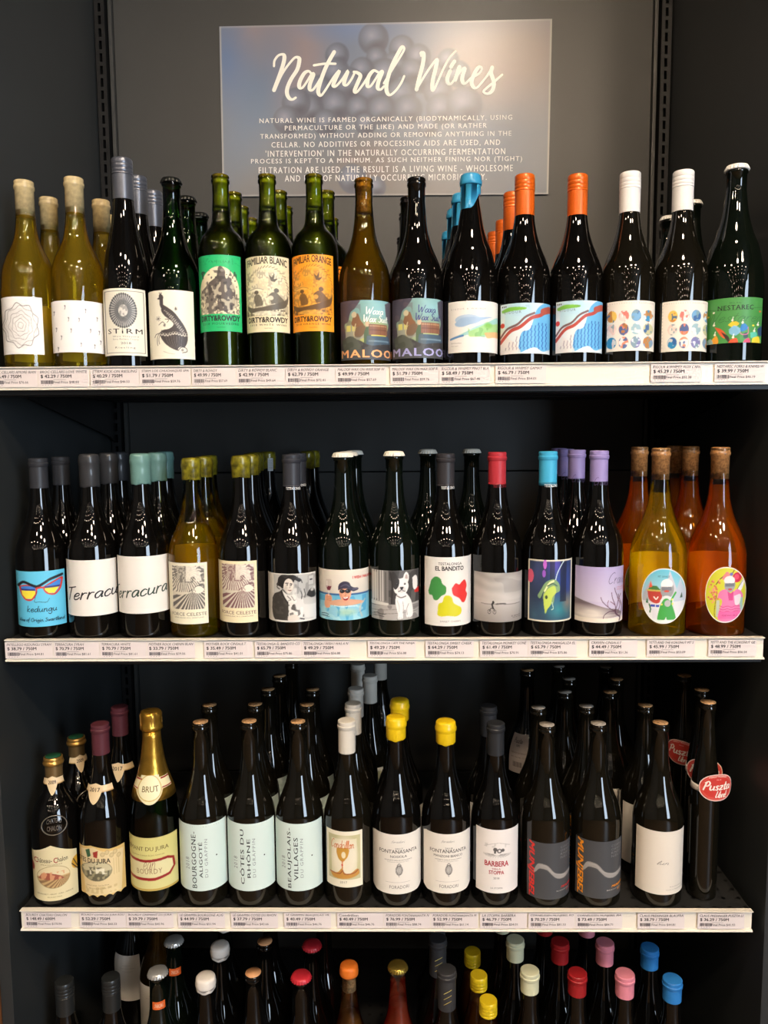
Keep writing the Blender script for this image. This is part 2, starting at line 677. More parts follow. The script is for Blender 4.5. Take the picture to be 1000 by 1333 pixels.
def struct(mb, name, m):
    return tagit(mb.build(name, m), kind='structure')


RX0, RX1, RY0, RY1, RZ0, RZ1 = -2.8, WX, -8.0, 0.62, -1.40, 1.75
struct(MB().box(RX0 - .1, RX1 + .1, RY0 - .1, RY1 + .1, RZ0 - .1, RZ0), 'floor', m_floor)
struct(MB().box(RX0 - .1, RX1 + .1, RY0 - .1, RY1 + .1, RZ1, RZ1 + .1), 'ceiling', m_ceil)
struct(MB().box(RX0 - .1, RX1 + .1, RY1, RY1 + .1, RZ0, RZ1), 'wall_back', m_wall)
struct(MB().box(RX0 - .1, RX0, RY0, RY1, RZ0, RZ1), 'wall_left', m_wall)
struct(MB().box(RX0, RX1, RY0 - .1, RY0, RZ0, RZ1), 'wall_front', m_wall)
b = MB()
b.box(RX1, RX1 + .1, RY0, WY0, RZ0, RZ1).box(RX1, RX1 + .1, WY1, RY1, RZ0, RZ1)
b.box(RX1, RX1 + .1, WY0, WY1, RZ0, WZ0).box(RX1, RX1 + .1, WY0, WY1, WZ1, RZ1)
struct(b, 'wall_right', m_wall)
b = MB()
b.box(RX1 + .01, RX1 + .07, WY0, WY0 + .05, WZ0, WZ1).box(RX1 + .01, RX1 + .07, WY1 - .05, WY1, WZ0, WZ1)
b.box(RX1 + .01, RX1 + .07, WY0, WY1, WZ0, WZ0 + .05).box(RX1 + .01, RX1 + .07, WY0, WY1, WZ1 - .05, WZ1)
struct(b, 'window_1', m_black)

m_lampm = mat('lamp_housing', (40, 40, 40), 0.5)
m_glow = mat('lamp_glow', (255, 230, 200), 0.5, emit=LAMP)
LAMPS = [(0.32, -1.15, .12), (0.30, -2.1, .14), (-0.75, -2.1, .085), (1.1, -2.05, .135), (-1.6, -1.3, .07)]
LAMPS += [(x, y, .028 if y < -3 else .045) for y in (-2.8, -3.5, -4.2, -4.9, -5.6, -6.3, -7.0) for x in (-2.1, -1.3, -.5, .3, 1.1, 1.9)]
for k, (x, y, r) in enumerate(LAMPS):
    t = empty('ceiling_lamp', (x, y, RZ1), 'round black ceiling lamp with a warm glowing disc', 'lamp', 'ceiling lamps behind the viewer')
    lathe('lamp_housing', [(r * 1.15, -.10), (r * 1.3, -.098), (r * 1.3, 0)], m_lampm, t, 20)
    lathe('lamp_disc', [(r, -.1035), (r, -.1005)], m_glow, t, 16)

# ------------------------------------------------------------------ shelving
unit = empty('shelving_unit', (0, YB, RZ0), 'tall black steel display shelving with charcoal back panels and side walls', 'shelving')


def rel(o):      # give a mesh built in world coordinates to the unit
    o.parent = unit
    o.matrix_parent_inverse = Matrix.Translation(-Vector(unit.location))
    return o


zt = 1.15
zsm = [unY(500, 614, YB)[2], unY(500, 1003, YB)[2]]
zz = [RZ0 + .02, zsm[1], zsm[0], zt]
for i in range(3):
    rel(MB().box(-.580, .580, YB, YB + .02, zz[i] + .0015, zz[i + 1] - .0015).build('back_panel', m_panel, None, .001))
rel(MB().box(-.62, .62, YB + .021, YB + .03, RZ0 + .01, zt).build('backing_sheet', m_black))
for s in (-1, 1):
    a, b_ = sorted((s * .616, s * .636))
    rel(MB().box(a, b_, -.015, YB + .03, RZ0, zt).build('side_panel', m_side, None, .001))
    # slotted upright: two rails joined by rungs that leave real slots
    b = MB()
    xa, xb = sorted((s * .592, s * .6135))
    c0, c1 = sorted((s * .5995, s * .6055))
    b.box(xa, c0, YB - .022, YB + .018, RZ0, zt)
    b.box(c1, xb, YB - .022, YB + .018, RZ0, zt)
    z = RZ0 + .01
    while z < zt:
        b.box(c0, c1, YB - .022, YB - .014, z, z + .008)
        z += .0254
    rel(b.build('upright', m_shelf))
    a, b_ = sorted((s * .581, s * .588))
    rel(MB().box(a, b_, YB - .012, YB + .018, RZ0, zt).build('upright_flange', m_panel, None, .001))

for i, sg in enumerate((-1, 1)):
    x0, x1 = sorted((sg * .638, sg * .70))
    struct(MB().box(x0, x1, -.02, RY1, RZ0, RZ1 - .01), 'trim_%d' % (i + 1), m_wood)

m_perf = mat('perforated_shelf_steel', (36, 36, 36), 0.4, spec=0.5)
nt = m_perf.node_tree
tc = nt.nodes.new('ShaderNodeTexCoord')
vm = nt.nodes.new('ShaderNodeVectorMath'); vm.operation = 'SCALE'; vm.inputs[3].default_value = 1 / 0.0254
fr = nt.nodes.new('ShaderNodeVectorMath'); fr.operation = 'FRACTION'
sb = nt.nodes.new('ShaderNodeVectorMath'); sb.operation = 'SUBTRACT'; sb.inputs[1].default_value = (.5, .5, 0)
mu = nt.nodes.new('ShaderNodeVectorMath'); mu.operation = 'MULTIPLY'; mu.inputs[1].default_value = (1, 1, 0)
ln = nt.nodes.new('ShaderNodeVectorMath'); ln.operation = 'LENGTH'
lt = nt.nodes.new('ShaderNodeMath'); lt.operation = 'GREATER_THAN'; lt.inputs[1].default_value = 0.14
mx = nt.nodes.new('ShaderNodeMix'); mx.data_type = 'RGBA'
mx.inputs[6].default_value = (0, 0, 0, 1); mx.inputs[7].default_value = lin4((36, 36, 36))
for a, b_ in ((tc.outputs['Object'], vm.inputs[0]), (vm.outputs[0], fr.inputs[0]), (fr.outputs[0], sb.inputs[0]), (sb.outputs[0], mu.inputs[0]), (mu.outputs[0], ln.inputs[0]), (ln.outputs['Value'], lt.inputs[0]), (lt.outputs[0], mx.inputs[0]), (mx.outputs[2], nt.nodes['Principled BSDF'].inputs['Base Color'])):
    nt.links.new(a, b_)

SHD = ('black steel shelf with a cream price rail, top one holding bottles below the poster',
       'black steel shelf with a cream price rail, second from the top',
       'black steel shelf with a cream price rail, third from the top',
       'black steel shelf with a cream price rail, lowest one below the frame')
SURF = []
for i, z in enumerate(ZS):
    sh = empty('shelf', (0, 0, z - .035), SHD[i], 'shelf', 'shelves of the display')
    zz_ = .033                      # board top, in shelf coordinates
    SURF.append(z - .035 + zz_)
    o = MB().box(-.603, .603, .007, .5285, .012, zz_).build('shelf_board', m_perf, sh, .0008)
    b = MB().prism([(.007, .012), (.007, -.007), (.010, -.009), (.035, -.009), (.035, .012)], 'x', -.603, .603)
    for y in (.11, .20, .29, .38, .47):
        b.prism([(y, .012), (y + .006, .002), (y + .034, .002), (y + .04, .012)], 'x', -.585, .585)
    b.build('stiffener', m_shelf, sh)
    b = MB().box(-.603, .603, 0.002, .006, .001, .034)
    b.prism([(-.0035, .0352), (.0065, .0352), (.0065, .0325), (-.001, .0325), (-.0035, .034)], 'x', -.603, .603)
    b.prism([(-.0035, .0), (.0065, .0), (.0065, .0028), (-.0015, .0028), (-.0035, .0015)], 'x', -.603, .603)
    b.build('price_rail', m_rail, sh)
    for s in (-1, 1):
        x0, x1 = sorted((s * .6045, s * .6075))
        MB().prism([(.045, .028), (.045, .008), (.50, -.072), (.5285, -.085), (.5285, .028)], 'x', x0, x1).build('bracket', m_shelf, sh)

# ------------------------------------------------------------------ poster
cr = [unY(285.5, 34.5, YB - .004), unY(719, 24.5, YB - .004), unY(714, 253, YB - .004), unY(290, 256, YB - .004)]


def flat_quad(c):
    def f(a, z, off):
        a = np.asarray(a)[..., None]
        y = np.asarray(pz1 - z)[..., None] / ph
        top = c[0] * (1 - a) + c[1] * a
        bot = c[3] * (1 - a) + c[2] * a
        P = top * (1 - y) + bot * y
        P = P + 0
        P[..., 1] -= off
        return P
    return f


pz1, ph = 0.0, float(np.linalg.norm(cr[0] - cr[3]))
pw = float(np.linalg.norm(cr[0] - cr[1]))
poster = empty('poster', (0, YB - .004, float(cr[3][2])), 'large laminated blue-grey poster titled Natural Wines with grapes on the back panel', 'poster')
pr = Print(None, 0, 1, 0, -ph, 0, flat=flat_quad([c - np.array(poster.location) for c in cr]))
pr.w, pr.h = pw, ph


def art_poster(c):
    c.grad(-.01, 1.01, (118, 126, 142), (116, 116, 116))
    n = c.nz(3, 4)
    c.put(n * .6, (104, 120, 146))
    c.ell(.16, .10, .22, .28, (150, 130, 128), .8, 0, .6)       # hands
    c.ell(.22, .3, .12, .3, (148, 126, 126), .7, 0, .6)
    c.ell(.90, .2, .3, .45, (166, 144, 132), .75, 0, .8)
    c.ell(.78, .3, .2, .25, (156, 136, 128), .6, 0, .8)
    c.ell(.10, .45, .12, .6, (84, 112, 146), .7, .4, .8)
    c.ell(.02, .2, .1, .35, (88, 116, 158), .8, 0, .9)
    c.ell(.4, .03, .2, .1, (108, 128, 170), .6, 0, .9)
    c.ell(.5, 1.0, .5, .35, (120, 106, 96), .6, 0, .8)
    c.ell(.45, .8, .12, .2, (132, 108, 100), .5, 0, .6)
    r = random.Random(5)
    G = [(.355, .18, .033), (.465, .09, .042), (.475, .2, .03), (.55, .15, .036), (.60, .2, .035), (.53, .24, .035), (.50, .29, .04), (.43, .27, .035), (.35, .28, .04), (.61, .32, .04),
         (.39, .35, .045), (.46, .4, .04), (.55, .41, .04), (.66, .4, .04), (.58, .28, .033), (.30, .38, .04), (.35, .47, .042), (.27, .49, .04), (.42, .49, .035), (.49, .5, .04), (.57, .5, .04), (.67, .5, .042), (.74, .48, .05), (.23, .45, .04), (.2, .55, .038), (.32, .57, .036), (.44, .58, .03), (.72, .3, .035), (.69, .22, .03), (.63, .6, .03), (.40, .9, .04), (.47, .95, .03)]
    for x, y, q in G:
        q *= 1.15
        ry = q / c.asp
        c.ell(x, y, q, ry, (84, 88, 102), .85, 0, .10)
        c.ell(x - .15 * q, y - .2 * ry, q * .85, ry * .8, (146, 152, 170), .95, 0, 1)
        c.ell(x + .2 * q, y + .45 * ry, q * .7, ry * .5, (66, 66, 78), .8, 0, 1)
    c.put(np.ones(c.X.shape), (120, 118, 118), .10)
    for a in ((0, 0, 1, .007), (0, .993, 1, 1), (0, 0, .0045, 1), (.9955, 0, 1, 1)):
        c.rect(*a, (165, 163, 158))


pr.paper('sheet', poster, (100, 100, 104), 300, 155, art_poster, m=mat('laminated_print', rough=0.3, spec=0.4) and paper_mat('laminate', 0.28, 0.45))


def pxf(px, py):          # poster fraction of a photograph pixel
    P = unY(px, py, YB - .004)
    e1, e2 = cr[1] - cr[0], cr[3] - cr[0]
    A = np.array([[e1[0], e2[0]], [e1[2], e2[2]]])
    return tuple(np.linalg.solve(A, [(P - cr[0])[0], (P - cr[0])[2]]))


T1 = [[(105, 225), (110, 180), (140, 140), (175, 130), (190, 150), (180, 210), (150, 300), (105, 420)],
      [(110, 425), (160, 310), (210, 230), (270, 160), (300, 155), (312, 175), (295, 250), (245, 330), (215, 400), (212, 450), (230, 485), (255, 495), (282, 480)],
      [(410, 285), (385, 265), (350, 285), (315, 350), (312, 395), (335, 400), (370, 355), (410, 290), (425, 295), (398, 370), (396, 410), (418, 418), (450, 380), (480, 330)],
      [(595, 110), (560, 170), (520, 250), (480, 360), (465, 430), (485, 462), (515, 430), (560, 360), (600, 300), (635, 262), (605, 330), (588, 378), (610, 385), (660, 330), (705, 262), (682, 330), (677, 368), (700, 375), (735, 330), (760, 280)],
      [(430, 218), (520, 205), (605, 205)],
      [(755, 270), (780, 275), (808, 300), (790, 350), (762, 420), (780, 432), (830, 370), (875, 300)],
      [(950, 270), (915, 260), (875, 310), (865, 380), (890, 385), (930, 330), (965, 275), (985, 270), (955, 350), (950, 400), (975, 410), (1000, 385)]]
T2 = [[(0, 340), (60, 240), (130, 130), (155, 80), (140, 63), (110, 110), (60, 210), (25, 320), (20, 395), (45, 428), (90, 395), (130, 340), (155, 285)],
      [(285, 130), (282, 107), (303, 115), (298, 190), (270, 300), (250, 385)], [(252, 382), (300, 300), (360, 210), (405, 158), (395, 230), (375, 310), (370, 375), (382, 390), (410, 330), (460, 220), (500, 150), (548, 98)],
      [(540, 172), (527, 190), (513, 215)], [(507, 245), (485, 300), (490, 335), (515, 342), (545, 300)],
      [(577, 215), (562, 260), (545, 312)], [(548, 300), (590, 240), (618, 225), (602, 280), (600, 320), (620, 340), (665, 300)],
      [(665, 300), (730, 262), (750, 225), (730, 213), (700, 250), (672, 320), (682, 362), (710, 372), (750, 330), (790, 280), (828, 218)], [(828, 218), (820, 260), (842, 330), (830, 390), (795, 415), (762, 402), (780, 378), (850, 320), (905, 272)]]
for T, ox, sc in ((T1, 340, 6.25), (T2, 500, 5.882)):
    for q in T:
        pr.layer += 1
        pr.stroke([pxf(ox + x / sc, 50 + y / sc) for x, y in q], .0050, (248, 244, 228), 1.75, 7)
LN = [('NATURAL WINE IS FARMED ORGANICALLY (BIODYNAMICALLY, USING', 338, 667, 157.0, 152.5), ('PERMACULTURE OR THE LIKE) AND MADE (OR RATHER', 371, 634, 166.3, 163), ('TRANSFORMED) WITHOUT ADDING OR REMOVING ANYTHING IN THE', 339, 666, 177, 173.2),
      ('CELLAR. NO ADDITIVES OR PROCESSING AIDS ARE USED, AND', 353.5, 651.5, 187.3, 184.3), ("'INTERVENTION' IN THE NATURALLY OCCURRING FERMENTATION", 346, 658, 198, 195.4), ('PROCESS IS KEPT TO A MINIMUM. AS SUCH NEITHER FINING NOR (TIGHT)', 327, 680, 208.5, 206),
      ('FILTRATION ARE USED. THE RESULT IS A LIVING WINE - WHOLESOME', 337, 668, 219.2, 217.2), ('AND FREE OF NATURALLY OCCURRING MICROBIOLOGY.', 371, 634, 229.8, 228.3)]
for t, x0, x1, ya, yb in LN:
    a, b_ = pxf(x0, ya), pxf(x1, yb)
    y = (a[1] + b_[1]) / 2
    pr.text(t, (a[0], y - .0185, b_[0], y + .0185), (236, 234, 228), bold=0.012, space=1.25)
pr.done(off=.0006)

# ------------------------------------------------------------------ price tags
TAGS = [
    [(-13, 'BROC CELLARS AMORE BIAN', '$ 66.49', '76.66', 'the sketched artichoke rose label'), (50, 'BROC CELLARS LOVE WHITE', '$ 42.29', '48.83', 'the sparse flecked white label'), (118, 'STIRM KICK-ON RIESLING', '$ 40.29', '46.53', 'the round engraved sunflower label'), (182, 'STIRM LOS CHUCHAQUIS SPA', '$ 51.79', '59.76', 'the peacock label'),
     (250, 'DIRTY & ROWDY', '$ 49.99', '57.69', 'the green ape label'), (308, 'DIRTY & ROWDY BLANC', '$ 42.99', '49.64', 'the cream canoe label'), (372, 'DIRTY & ROWDY ORANGE', '$ 62.79', '72.41', 'the orange canoe label'), (437, 'MALOOF WAX ON WAX SOIF W', '$ 49.99', '57.69', 'the amber truck-label bottle'),
     (508, 'MALOOF WAX ON WAX SOIF R', '$ 51.79', '59.76', 'the dark truck-label bottle'), (572, 'RIGOUR & WHIMSY PINOT BLA', '$ 58.49', '67.46', 'the blue wax bottle'), (645, 'RIGOUR & WHIMSY GAMAY', '$ 46.79', '54.01', 'the orange capped bottle'), (847, 'RIGOUR & WHIMSY FLUX CAPA', '$ 45.29', '52.28', 'the white capped circles bottle'), (930, 'NESTAREC FORKS & KNIVES W', '$ 39.99', '46.19', 'the green label')],
    [(7, 'INTELLEGO KEDUNGU SYRAH', '$ 38.79', '44.81', 'the blue sunglasses label'), (70, 'TERRACURA SYRAH', '$ 70.79', '81.61', 'the black waxed bottle'), (130.5, 'TERRACURA WHITE', '$ 70.79', '81.61', 'the teal waxed bottle'), (191.5, 'MOTHER ROCK CHENIN BLAN', '$ 33.79', '39.06', 'the yellow field-label bottle'),
     (266, 'MOTHER ROCK CINSAULT', '$ 35.49', '41.01', 'the dark field-label bottle'), (332, 'TESTALONGA EL BANDITO CO', '$ 65.79', '75.86', 'the man in a jacket label'), (393, 'TESTALONGA I WISH I WAS A N', '$ 49.29', '56.88', 'the swimmer label'), (479, 'TESTALONGA I AM THE NINJA', '$ 49.29', '56.88', 'the white dog label'),
     (554, 'TESTALONGA SWEET CHEEK', '$ 64.29', '74.13', 'the three colour blots label'), (625, 'TESTALONGA MONKEY GONE', '$ 61.49', '70.91', 'the cyclist label'), (688, 'TESTALONGA MANGALIZA EL', '$ 65.79', '75.86', 'the dark blue animal label'), (767, 'CRAVEN CINSAULT', '$ 44.49', '51.36', 'the lilac bare-tree label'), (842, 'YETTI AND THE KOKONUT MT S', '$ 45.99', '53.09', 'the yellow wine bottle'), (922, 'YETTI AND THE KOKONUT GE', '$ 48.99', '56.54', 'the orange wine bottle')],
    [(32, 'BOURDY CHATEAU CHALON', '$ 148.49', '170.96', 'the squat sealed bottle'), (104, 'BOURDY COTES DU JURA ROU', '$ 52.29', '60.33', 'the burgundy capsule bottle'), (165, 'BOURDY CREMANT DU JURA', '$ 39.79', '45.96', 'the gold foiled sparkling bottle'), (232, 'LE GRAPPIN BOURGONE ALIG', '$ 44.99', '51.94', 'the first pale blue label'),
     (301, 'LE GRAPPIN COTES DU RHON', '$ 37.79', '43.66', 'the second pale blue label'), (370, 'LE GRAPPIN BEAUJOLAIS VIL', '$ 40.49', '46.76', 'the third pale blue label'), (439, 'Condrillon', '$ 40.49', '46.76', 'the painted wine glass label'), (500, 'FORADORI FONTANASANTA N', '$ 76.99', '88.74', 'the first yellow waxed bottle'), (561, 'FORADORI FONTANASANTA M', '$ 52.99', '61.14', 'the second yellow waxed bottle'),
     (625, 'LA STOPPA BARBERA', '$ 46.79', '54.01', 'the red lettered white label'), (688, 'CORNELISSEN MUNJEBEL RO', '$ 70.29', '81.53', 'the grey label with red letters'), (749, 'CORNELISSEN MUNJEBEL BIA', '$ 73.49', '84.71', 'the grey label with orange letters'), (830, 'CLAUS PREISINGER BLAUFRA', '$ 38.79', '44.81', 'the blank white label'), (908, 'CLAUS PREISINGER PUSZTA LI', '$ 36.29', '41.93', 'the slim red-tagged bottle')]]
rt = random.Random(11)
for row, tags in enumerate(TAGS):
    z = ZS[row]
    ypx = (474, 831, 1184)[row]
    twp = (66, 62.5, 61)[row]
    for k, (px, l1, l2, fp, what) in enumerate(tags):
        nxt = tags[k + 1][0] if k + 1 < len(tags) else 2000
        x0 = unY(px, ypx + 12, 0)[0]
        x1 = unY(px + min(twp, nxt - px - .6), ypx + 12, 0)[0]
        if row == 2 and k == len(tags) - 1:
            x1 = min(x1, .600)
        w = x1 - x0
        h = .0268
        tilt = rt.uniform(-.006, .006)

        def fl(a, zz, off, w=w, tilt=tilt):
            a = np.asarray(a, float)
            a, zz = np.broadcast_arrays(a, zz)
            bulge = .0006 * np.sin(np.clip(a, 0, 1) * math.pi)
            return np.stack([(a - .5) * w, -(off + bulge), zz + h / 2 + (a - .5) * w * tilt], -1)
        p = Print(None, 0, 1, 0, -h, 0, flat=fl)
        p.w, p.h = w, h
        o = p.paper('price_tag', None, (216, 206, 203) if row == 0 else (221, 211, 209), 8, 3, off=0)
        o.location = ((x0 + x1) / 2, -.0012, z - .0305 + h / 2)
        sz = 'reading ' + l2 + ' below ' + what
        tagit(o, 'white price tag ' + sz, 'price tag', ('price tags on the top shelf rail', 'price tags on the second shelf rail', 'price tags on the third shelf rail')[row])
        ink = (58, 54, 58)
        p.text(l1, (.04, .07, min(.97, .04 + .042 * len(l1)), .225), ink, bold=.008, shear=.25 if l1 != 'Condrillon' else 0)
        vol = ' / 600M' if '148' in l2 else ' / 750M'
        p.text(l2 + vol, (.05, .30, .66, .52), (40, 36, 38), bold=.02)
        p.box(.30, .575, .55, .60, (150, 142, 142))
        x = .05
        rb = random.Random(k + 31 * row)
        while x < .285:
            q = rb.choice((.006, .010, .016))
            p.box(x, .625, x + q, .83, (50, 44, 56))
            x += q + rb.choice((.005, .008))
        p.text('Final Price $' + fp, (.30, .66, .80, .82), ink, bold=.01)
        for q in range(4):
            p.box(.08 + q * .055, .88, .095 + q * .055, .91, (120, 112, 112))
        p.done(off=.0003)
# ------------------------------------------------------------------ bottles
def glossy_dark(name, c, rough=.03):
    return mat(name, c, rough, spec=.5)


G = {
    'black': glossy_dark('black_glass', (7, 6, 5)),
    'olive': glossy_dark('olive_black_glass', (15, 13, 8)),
    'greenblack': glossy_dark('green_black_glass', (7, 12, 7)),
    'green': thin_glass('thin_green_glass', (.56, .68, .12)),
    'dgreen': thin_glass('thin_dark_green_glass', (.10, .26, .05)),
    'amber': thin_glass('thin_amber_glass', (.80, .68, .24)),
    'yolive': thin_glass('thin_olive_glass', (.78, .74, .22)),
    'clear': thin_glass('thin_clear_glass', (.93, .94, .90)),
}
WN = {
    'black': mat('dark_wine', (8, 6, 6), .4),
    'yellow': wine_mat('pale_yellow_wine', (236, 200, 60), .86, (252, 242, 165)),
    'gold': wine_mat('golden_wine', (248, 204, 16), .83, (255, 240, 110)),
    'orange': wine_mat('orange_wine', (236, 130, 16), .76, (255, 216, 130)),
    'amber': wine_mat('amber_wine', (150, 132, 44), .7, (226, 206, 110)),
    'olivey': wine_mat('olive_yellow_wine', (200, 178, 14), .76, (244, 228, 100)),
    'rose': wine_mat('rose_wine', (205, 90, 60), .4, (230, 140, 100)),
    'honey': wine_mat('honey_wine', (150, 95, 40), .4, (190, 130, 60)),
}
CAPM = {}


def capm(c, rough=.4, metal=0.0, noise=0, bump=0, nscale=120, coat=0, dark=None):
    key = 'cap_%d_%d_%d_%d' % (*c, int(rough * 100))
    if metal < .1 and max(c) < 120:
        c = tuple(x * .78 for x in c)
    return mat(key, c, rough, metal, .3 if metal < .1 else .5, noise, nscale, bump, coat, dark=dark)


M_CORK = mat('cork', (196, 150, 100), .75, noise=.35, nscale=260, bump=.3)
M_CORKL = mat('pale_cork', (205, 180, 130), .6, noise=.18, nscale=160)

PROF = {   # (height fraction, fraction of body radius); the neck radius takes over above
    'burg': [(.45, 1), (.50, .96), (.545, .87), (.59, .74), (.64, .59), (.70, .465), (.77, .385)],
    'burg2': [(.46, 1), (.51, .95), (.56, .83), (.61, .68), (.66, .55), (.72, .44), (.79, .37)],
    'bord': [(.575, 1), (.62, .985), (.655, .93), (.69, .80), (.715, .62), (.74, .47), (.775, .40)],
    'flute': [(.34, 1), (.44, .965), (.53, .86), (.62, .69), (.72, .52), (.80, .44)],
    'champ': [(.40, 1), (.47, .965), (.53, .89), (.60, .78), (.66, .62), (.73, .48), (.80, .395)],
    'wide': [(.38, 1), (.45, .97), (.51, .88), (.56, .75), (.61, .60), (.66, .485), (.72, .39), (.79, .345)],
    'round': [(.42, 1), (.50, .96), (.55, .89), (.60, .76), (.65, .59), (.70, .46), (.77, .38)],
    'clav': [(.48, 1), (.55, .975), (.62, .90), (.68, .76), (.73, .56), (.77, .45), (.82, .40)],
    'slim': [(.50, 1), (.57, .96), (.64, .86), (.71, .72), (.78, .60), (.84, .54)],
}


def profile(kind, H, R, rn, lip=.0014):
    pts = [(R * .93, 0), (R * .985, .0015), (R, .005)]
    k = PROF[kind]
    body = [(R, .006), (R, H * k[0][0] * .5), (R, H * k[0][0])]
    sh = [(R * q, H * f) for f, q in k[1:]]
    sh = [(max(r, rn), z) for r, z in sh]
    c = catmull([body[-1]] + sh + [(rn, H * .88)], 5)
    out = pts + body[:-1] + [tuple(p) for p in c]
    out += [(rn, H - .0125), (rn + lip, H - .0115), (rn + lip * 1.15, H - .0075), (rn + lip * .3, H - .006), (rn + lip * .3, H - .0045), (rn + lip * .8, H - .0035), (rn + lip * .8, H - .001), (rn + lip * .2, H)]
    return out


class Rf:
    def __init__(s, pr):
        s.r = np.array([p[0] for p in pr])
        s.z = np.array([p[1] for p in pr])

    def __call__(s, z):
        return np.interp(z, s.z, s.r)


# ---- closures; each returns the top part, H is the bottle's height
def prof_lip(rn, H, L, g, top='flat'):
    r = rn + g
    return [(r, H - L), (r, H - .0135), (r + .0013, H - .012), (r + .0015, H - .0075), (r + .0003, H - .0062), (r + .0006, H - .0045), (r + .0006, H - .0006), (r - .0006, H + .0006), (r * .5, H + .0009), (.0001, H + .0009)]


def cap_foil(t, rn, H, c, L=.056, rough=.38, metal=.0, top=None, line=None):
    o = sharp(lathe('capsule', prof_lip(rn, H, L, .0008), capm(c, rough, metal), t, 40))
    if line:
        lathe('capsule_band', [(rn + .00095, H - L + .001), (rn + .00095, H - L + .0065)], capm(line, .5), o, 32)
    return o


def cap_screw(t, rn, H, c, L=.060, rough=.3, metal=.35, c2=None):
    r = rn + .0019
    p = [(r, H - L)]
    z = H - .0245
    p += [(r, z - .001), (r - .0004, z - .0006), (r - .0004, z), (r + .0003, z + .0004), (r + .0003, z + .0028), (r - .0002, z + .0035), (r + .0003, z + .0045), (r + .0003, z + .0080), (r - .0002, z + .0088), (r + .0003, z + .0098), (r + .0002, z + .0142), (r - .0002, z + .0152), (r + .0002, z + .0162), (r, H - .0014), (r - .001, H), (r * .5, H + .0002), (.0001, H + .0002)]
    return sharp(lathe('screw_cap', p, capm(c, rough, metal), t, 44))


def cap_crown(t, rn, H, c, rough=.25, metal=.6, skirt=None):
    r = rn + .0016
    p = [(r + .0016, H - .0062), (r + .0015, H - .0056), (r + .0009, H - .0035), (r + .0002, H - .0012), (r - .0012, H + .0008), (r * .6, H + .0018), (.0001, H + .0020)]

    def mod(a, i):
        return ((.0007 if i < 2 else .0004 if i == 2 else 0) * math.cos(21 * a), 0)
    return lathe('crown_cap', p, capm(c, rough, metal), t, 126, mod)


def cap_wax(t, rn, H, c, L=.045, g=.0024, drip=0, rough=.42, seed=1, noise=0, dark=None, bulge=.0006):
    r = rn + g
    rd = random.Random(seed)
    ph = [rd.uniform(0, 6.28) for _ in range(3)]
    p = [(r - .0006, H - L), (r - .0001, H - L + .0015), (r, H - L * .5), (r, H - .0165), (r + bulge, H - .0145), (r + bulge + .0004, H - .010), (r + bulge * .3, H - .0065), (r + .0002, H - .004), (r - .0004, H - .001), (r - .002, H + .0008), (r * .6, H + .0016), (.0001, H + .0018)]

    def mod(a, i):
        if i < 2:
            return (0, .0008 * math.sin(3 * a + ph[0]) + .0006 * math.sin(7 * a + ph[1]) + (-drip * max(0, math.cos((a - drip_a) * 1.0)) if drip else 0))
        return (.00012 * math.sin(5 * a + ph[2] + i), 0)
    drip_a = -.7
    return lathe('wax_seal', p, capm(c, rough, 0, noise, .15, 90, .3, dark), t, 48, mod)


def cap_cork(t, rn, H, m=None, L=.003, r=None):
    return lathe('cork', [((r or rn - .0012), H - .004), ((r or rn - .0012), H + .0006), (.0001, H + .0009)], m or M_CORK, t, 28)


def band(name, t, rf, z0, z1, off, c, m=None, seg=40):
    return lathe(name, [(float(rf(z)) + off, z) for z in np.linspace(z0, z1, 4)], m or capm(c, .5), t, seg)


ORD = ('', 'second', 'third', 'fourth', 'fifth', 'sixth', 'seventh')
PLACED = []      # (root, x, y, R, fixed)
RIGHT_W = .612


def children_of(o):
    return [c for c in ALL_CHILD.get(o.name, [])]


def copy_tree(o, loc, par=None):
    c = o.copy()
    COL.objects.link(c)
    if par is None:
        c.location = loc
    else:
        c.parent = par
    for ch in o.children:
        copy_tree(ch, None, c)
    return c


def solve_ang(cx, cy, r, z, px, av):
    A = np.linspace(av - 1.45, av + 1.45, 581)
    P = np.stack([cx + r * np.sin(A), cy - r * np.cos(A), np.full(A.shape, z)], -1)
    d = P - EYE
    X = 500 + F * (d @ RT) / (d @ FW)
    return float(A[np.argmin(np.abs(X - px))])


ROWN = ('top shelf', 'second shelf', 'third shelf', 'lowest shelf')


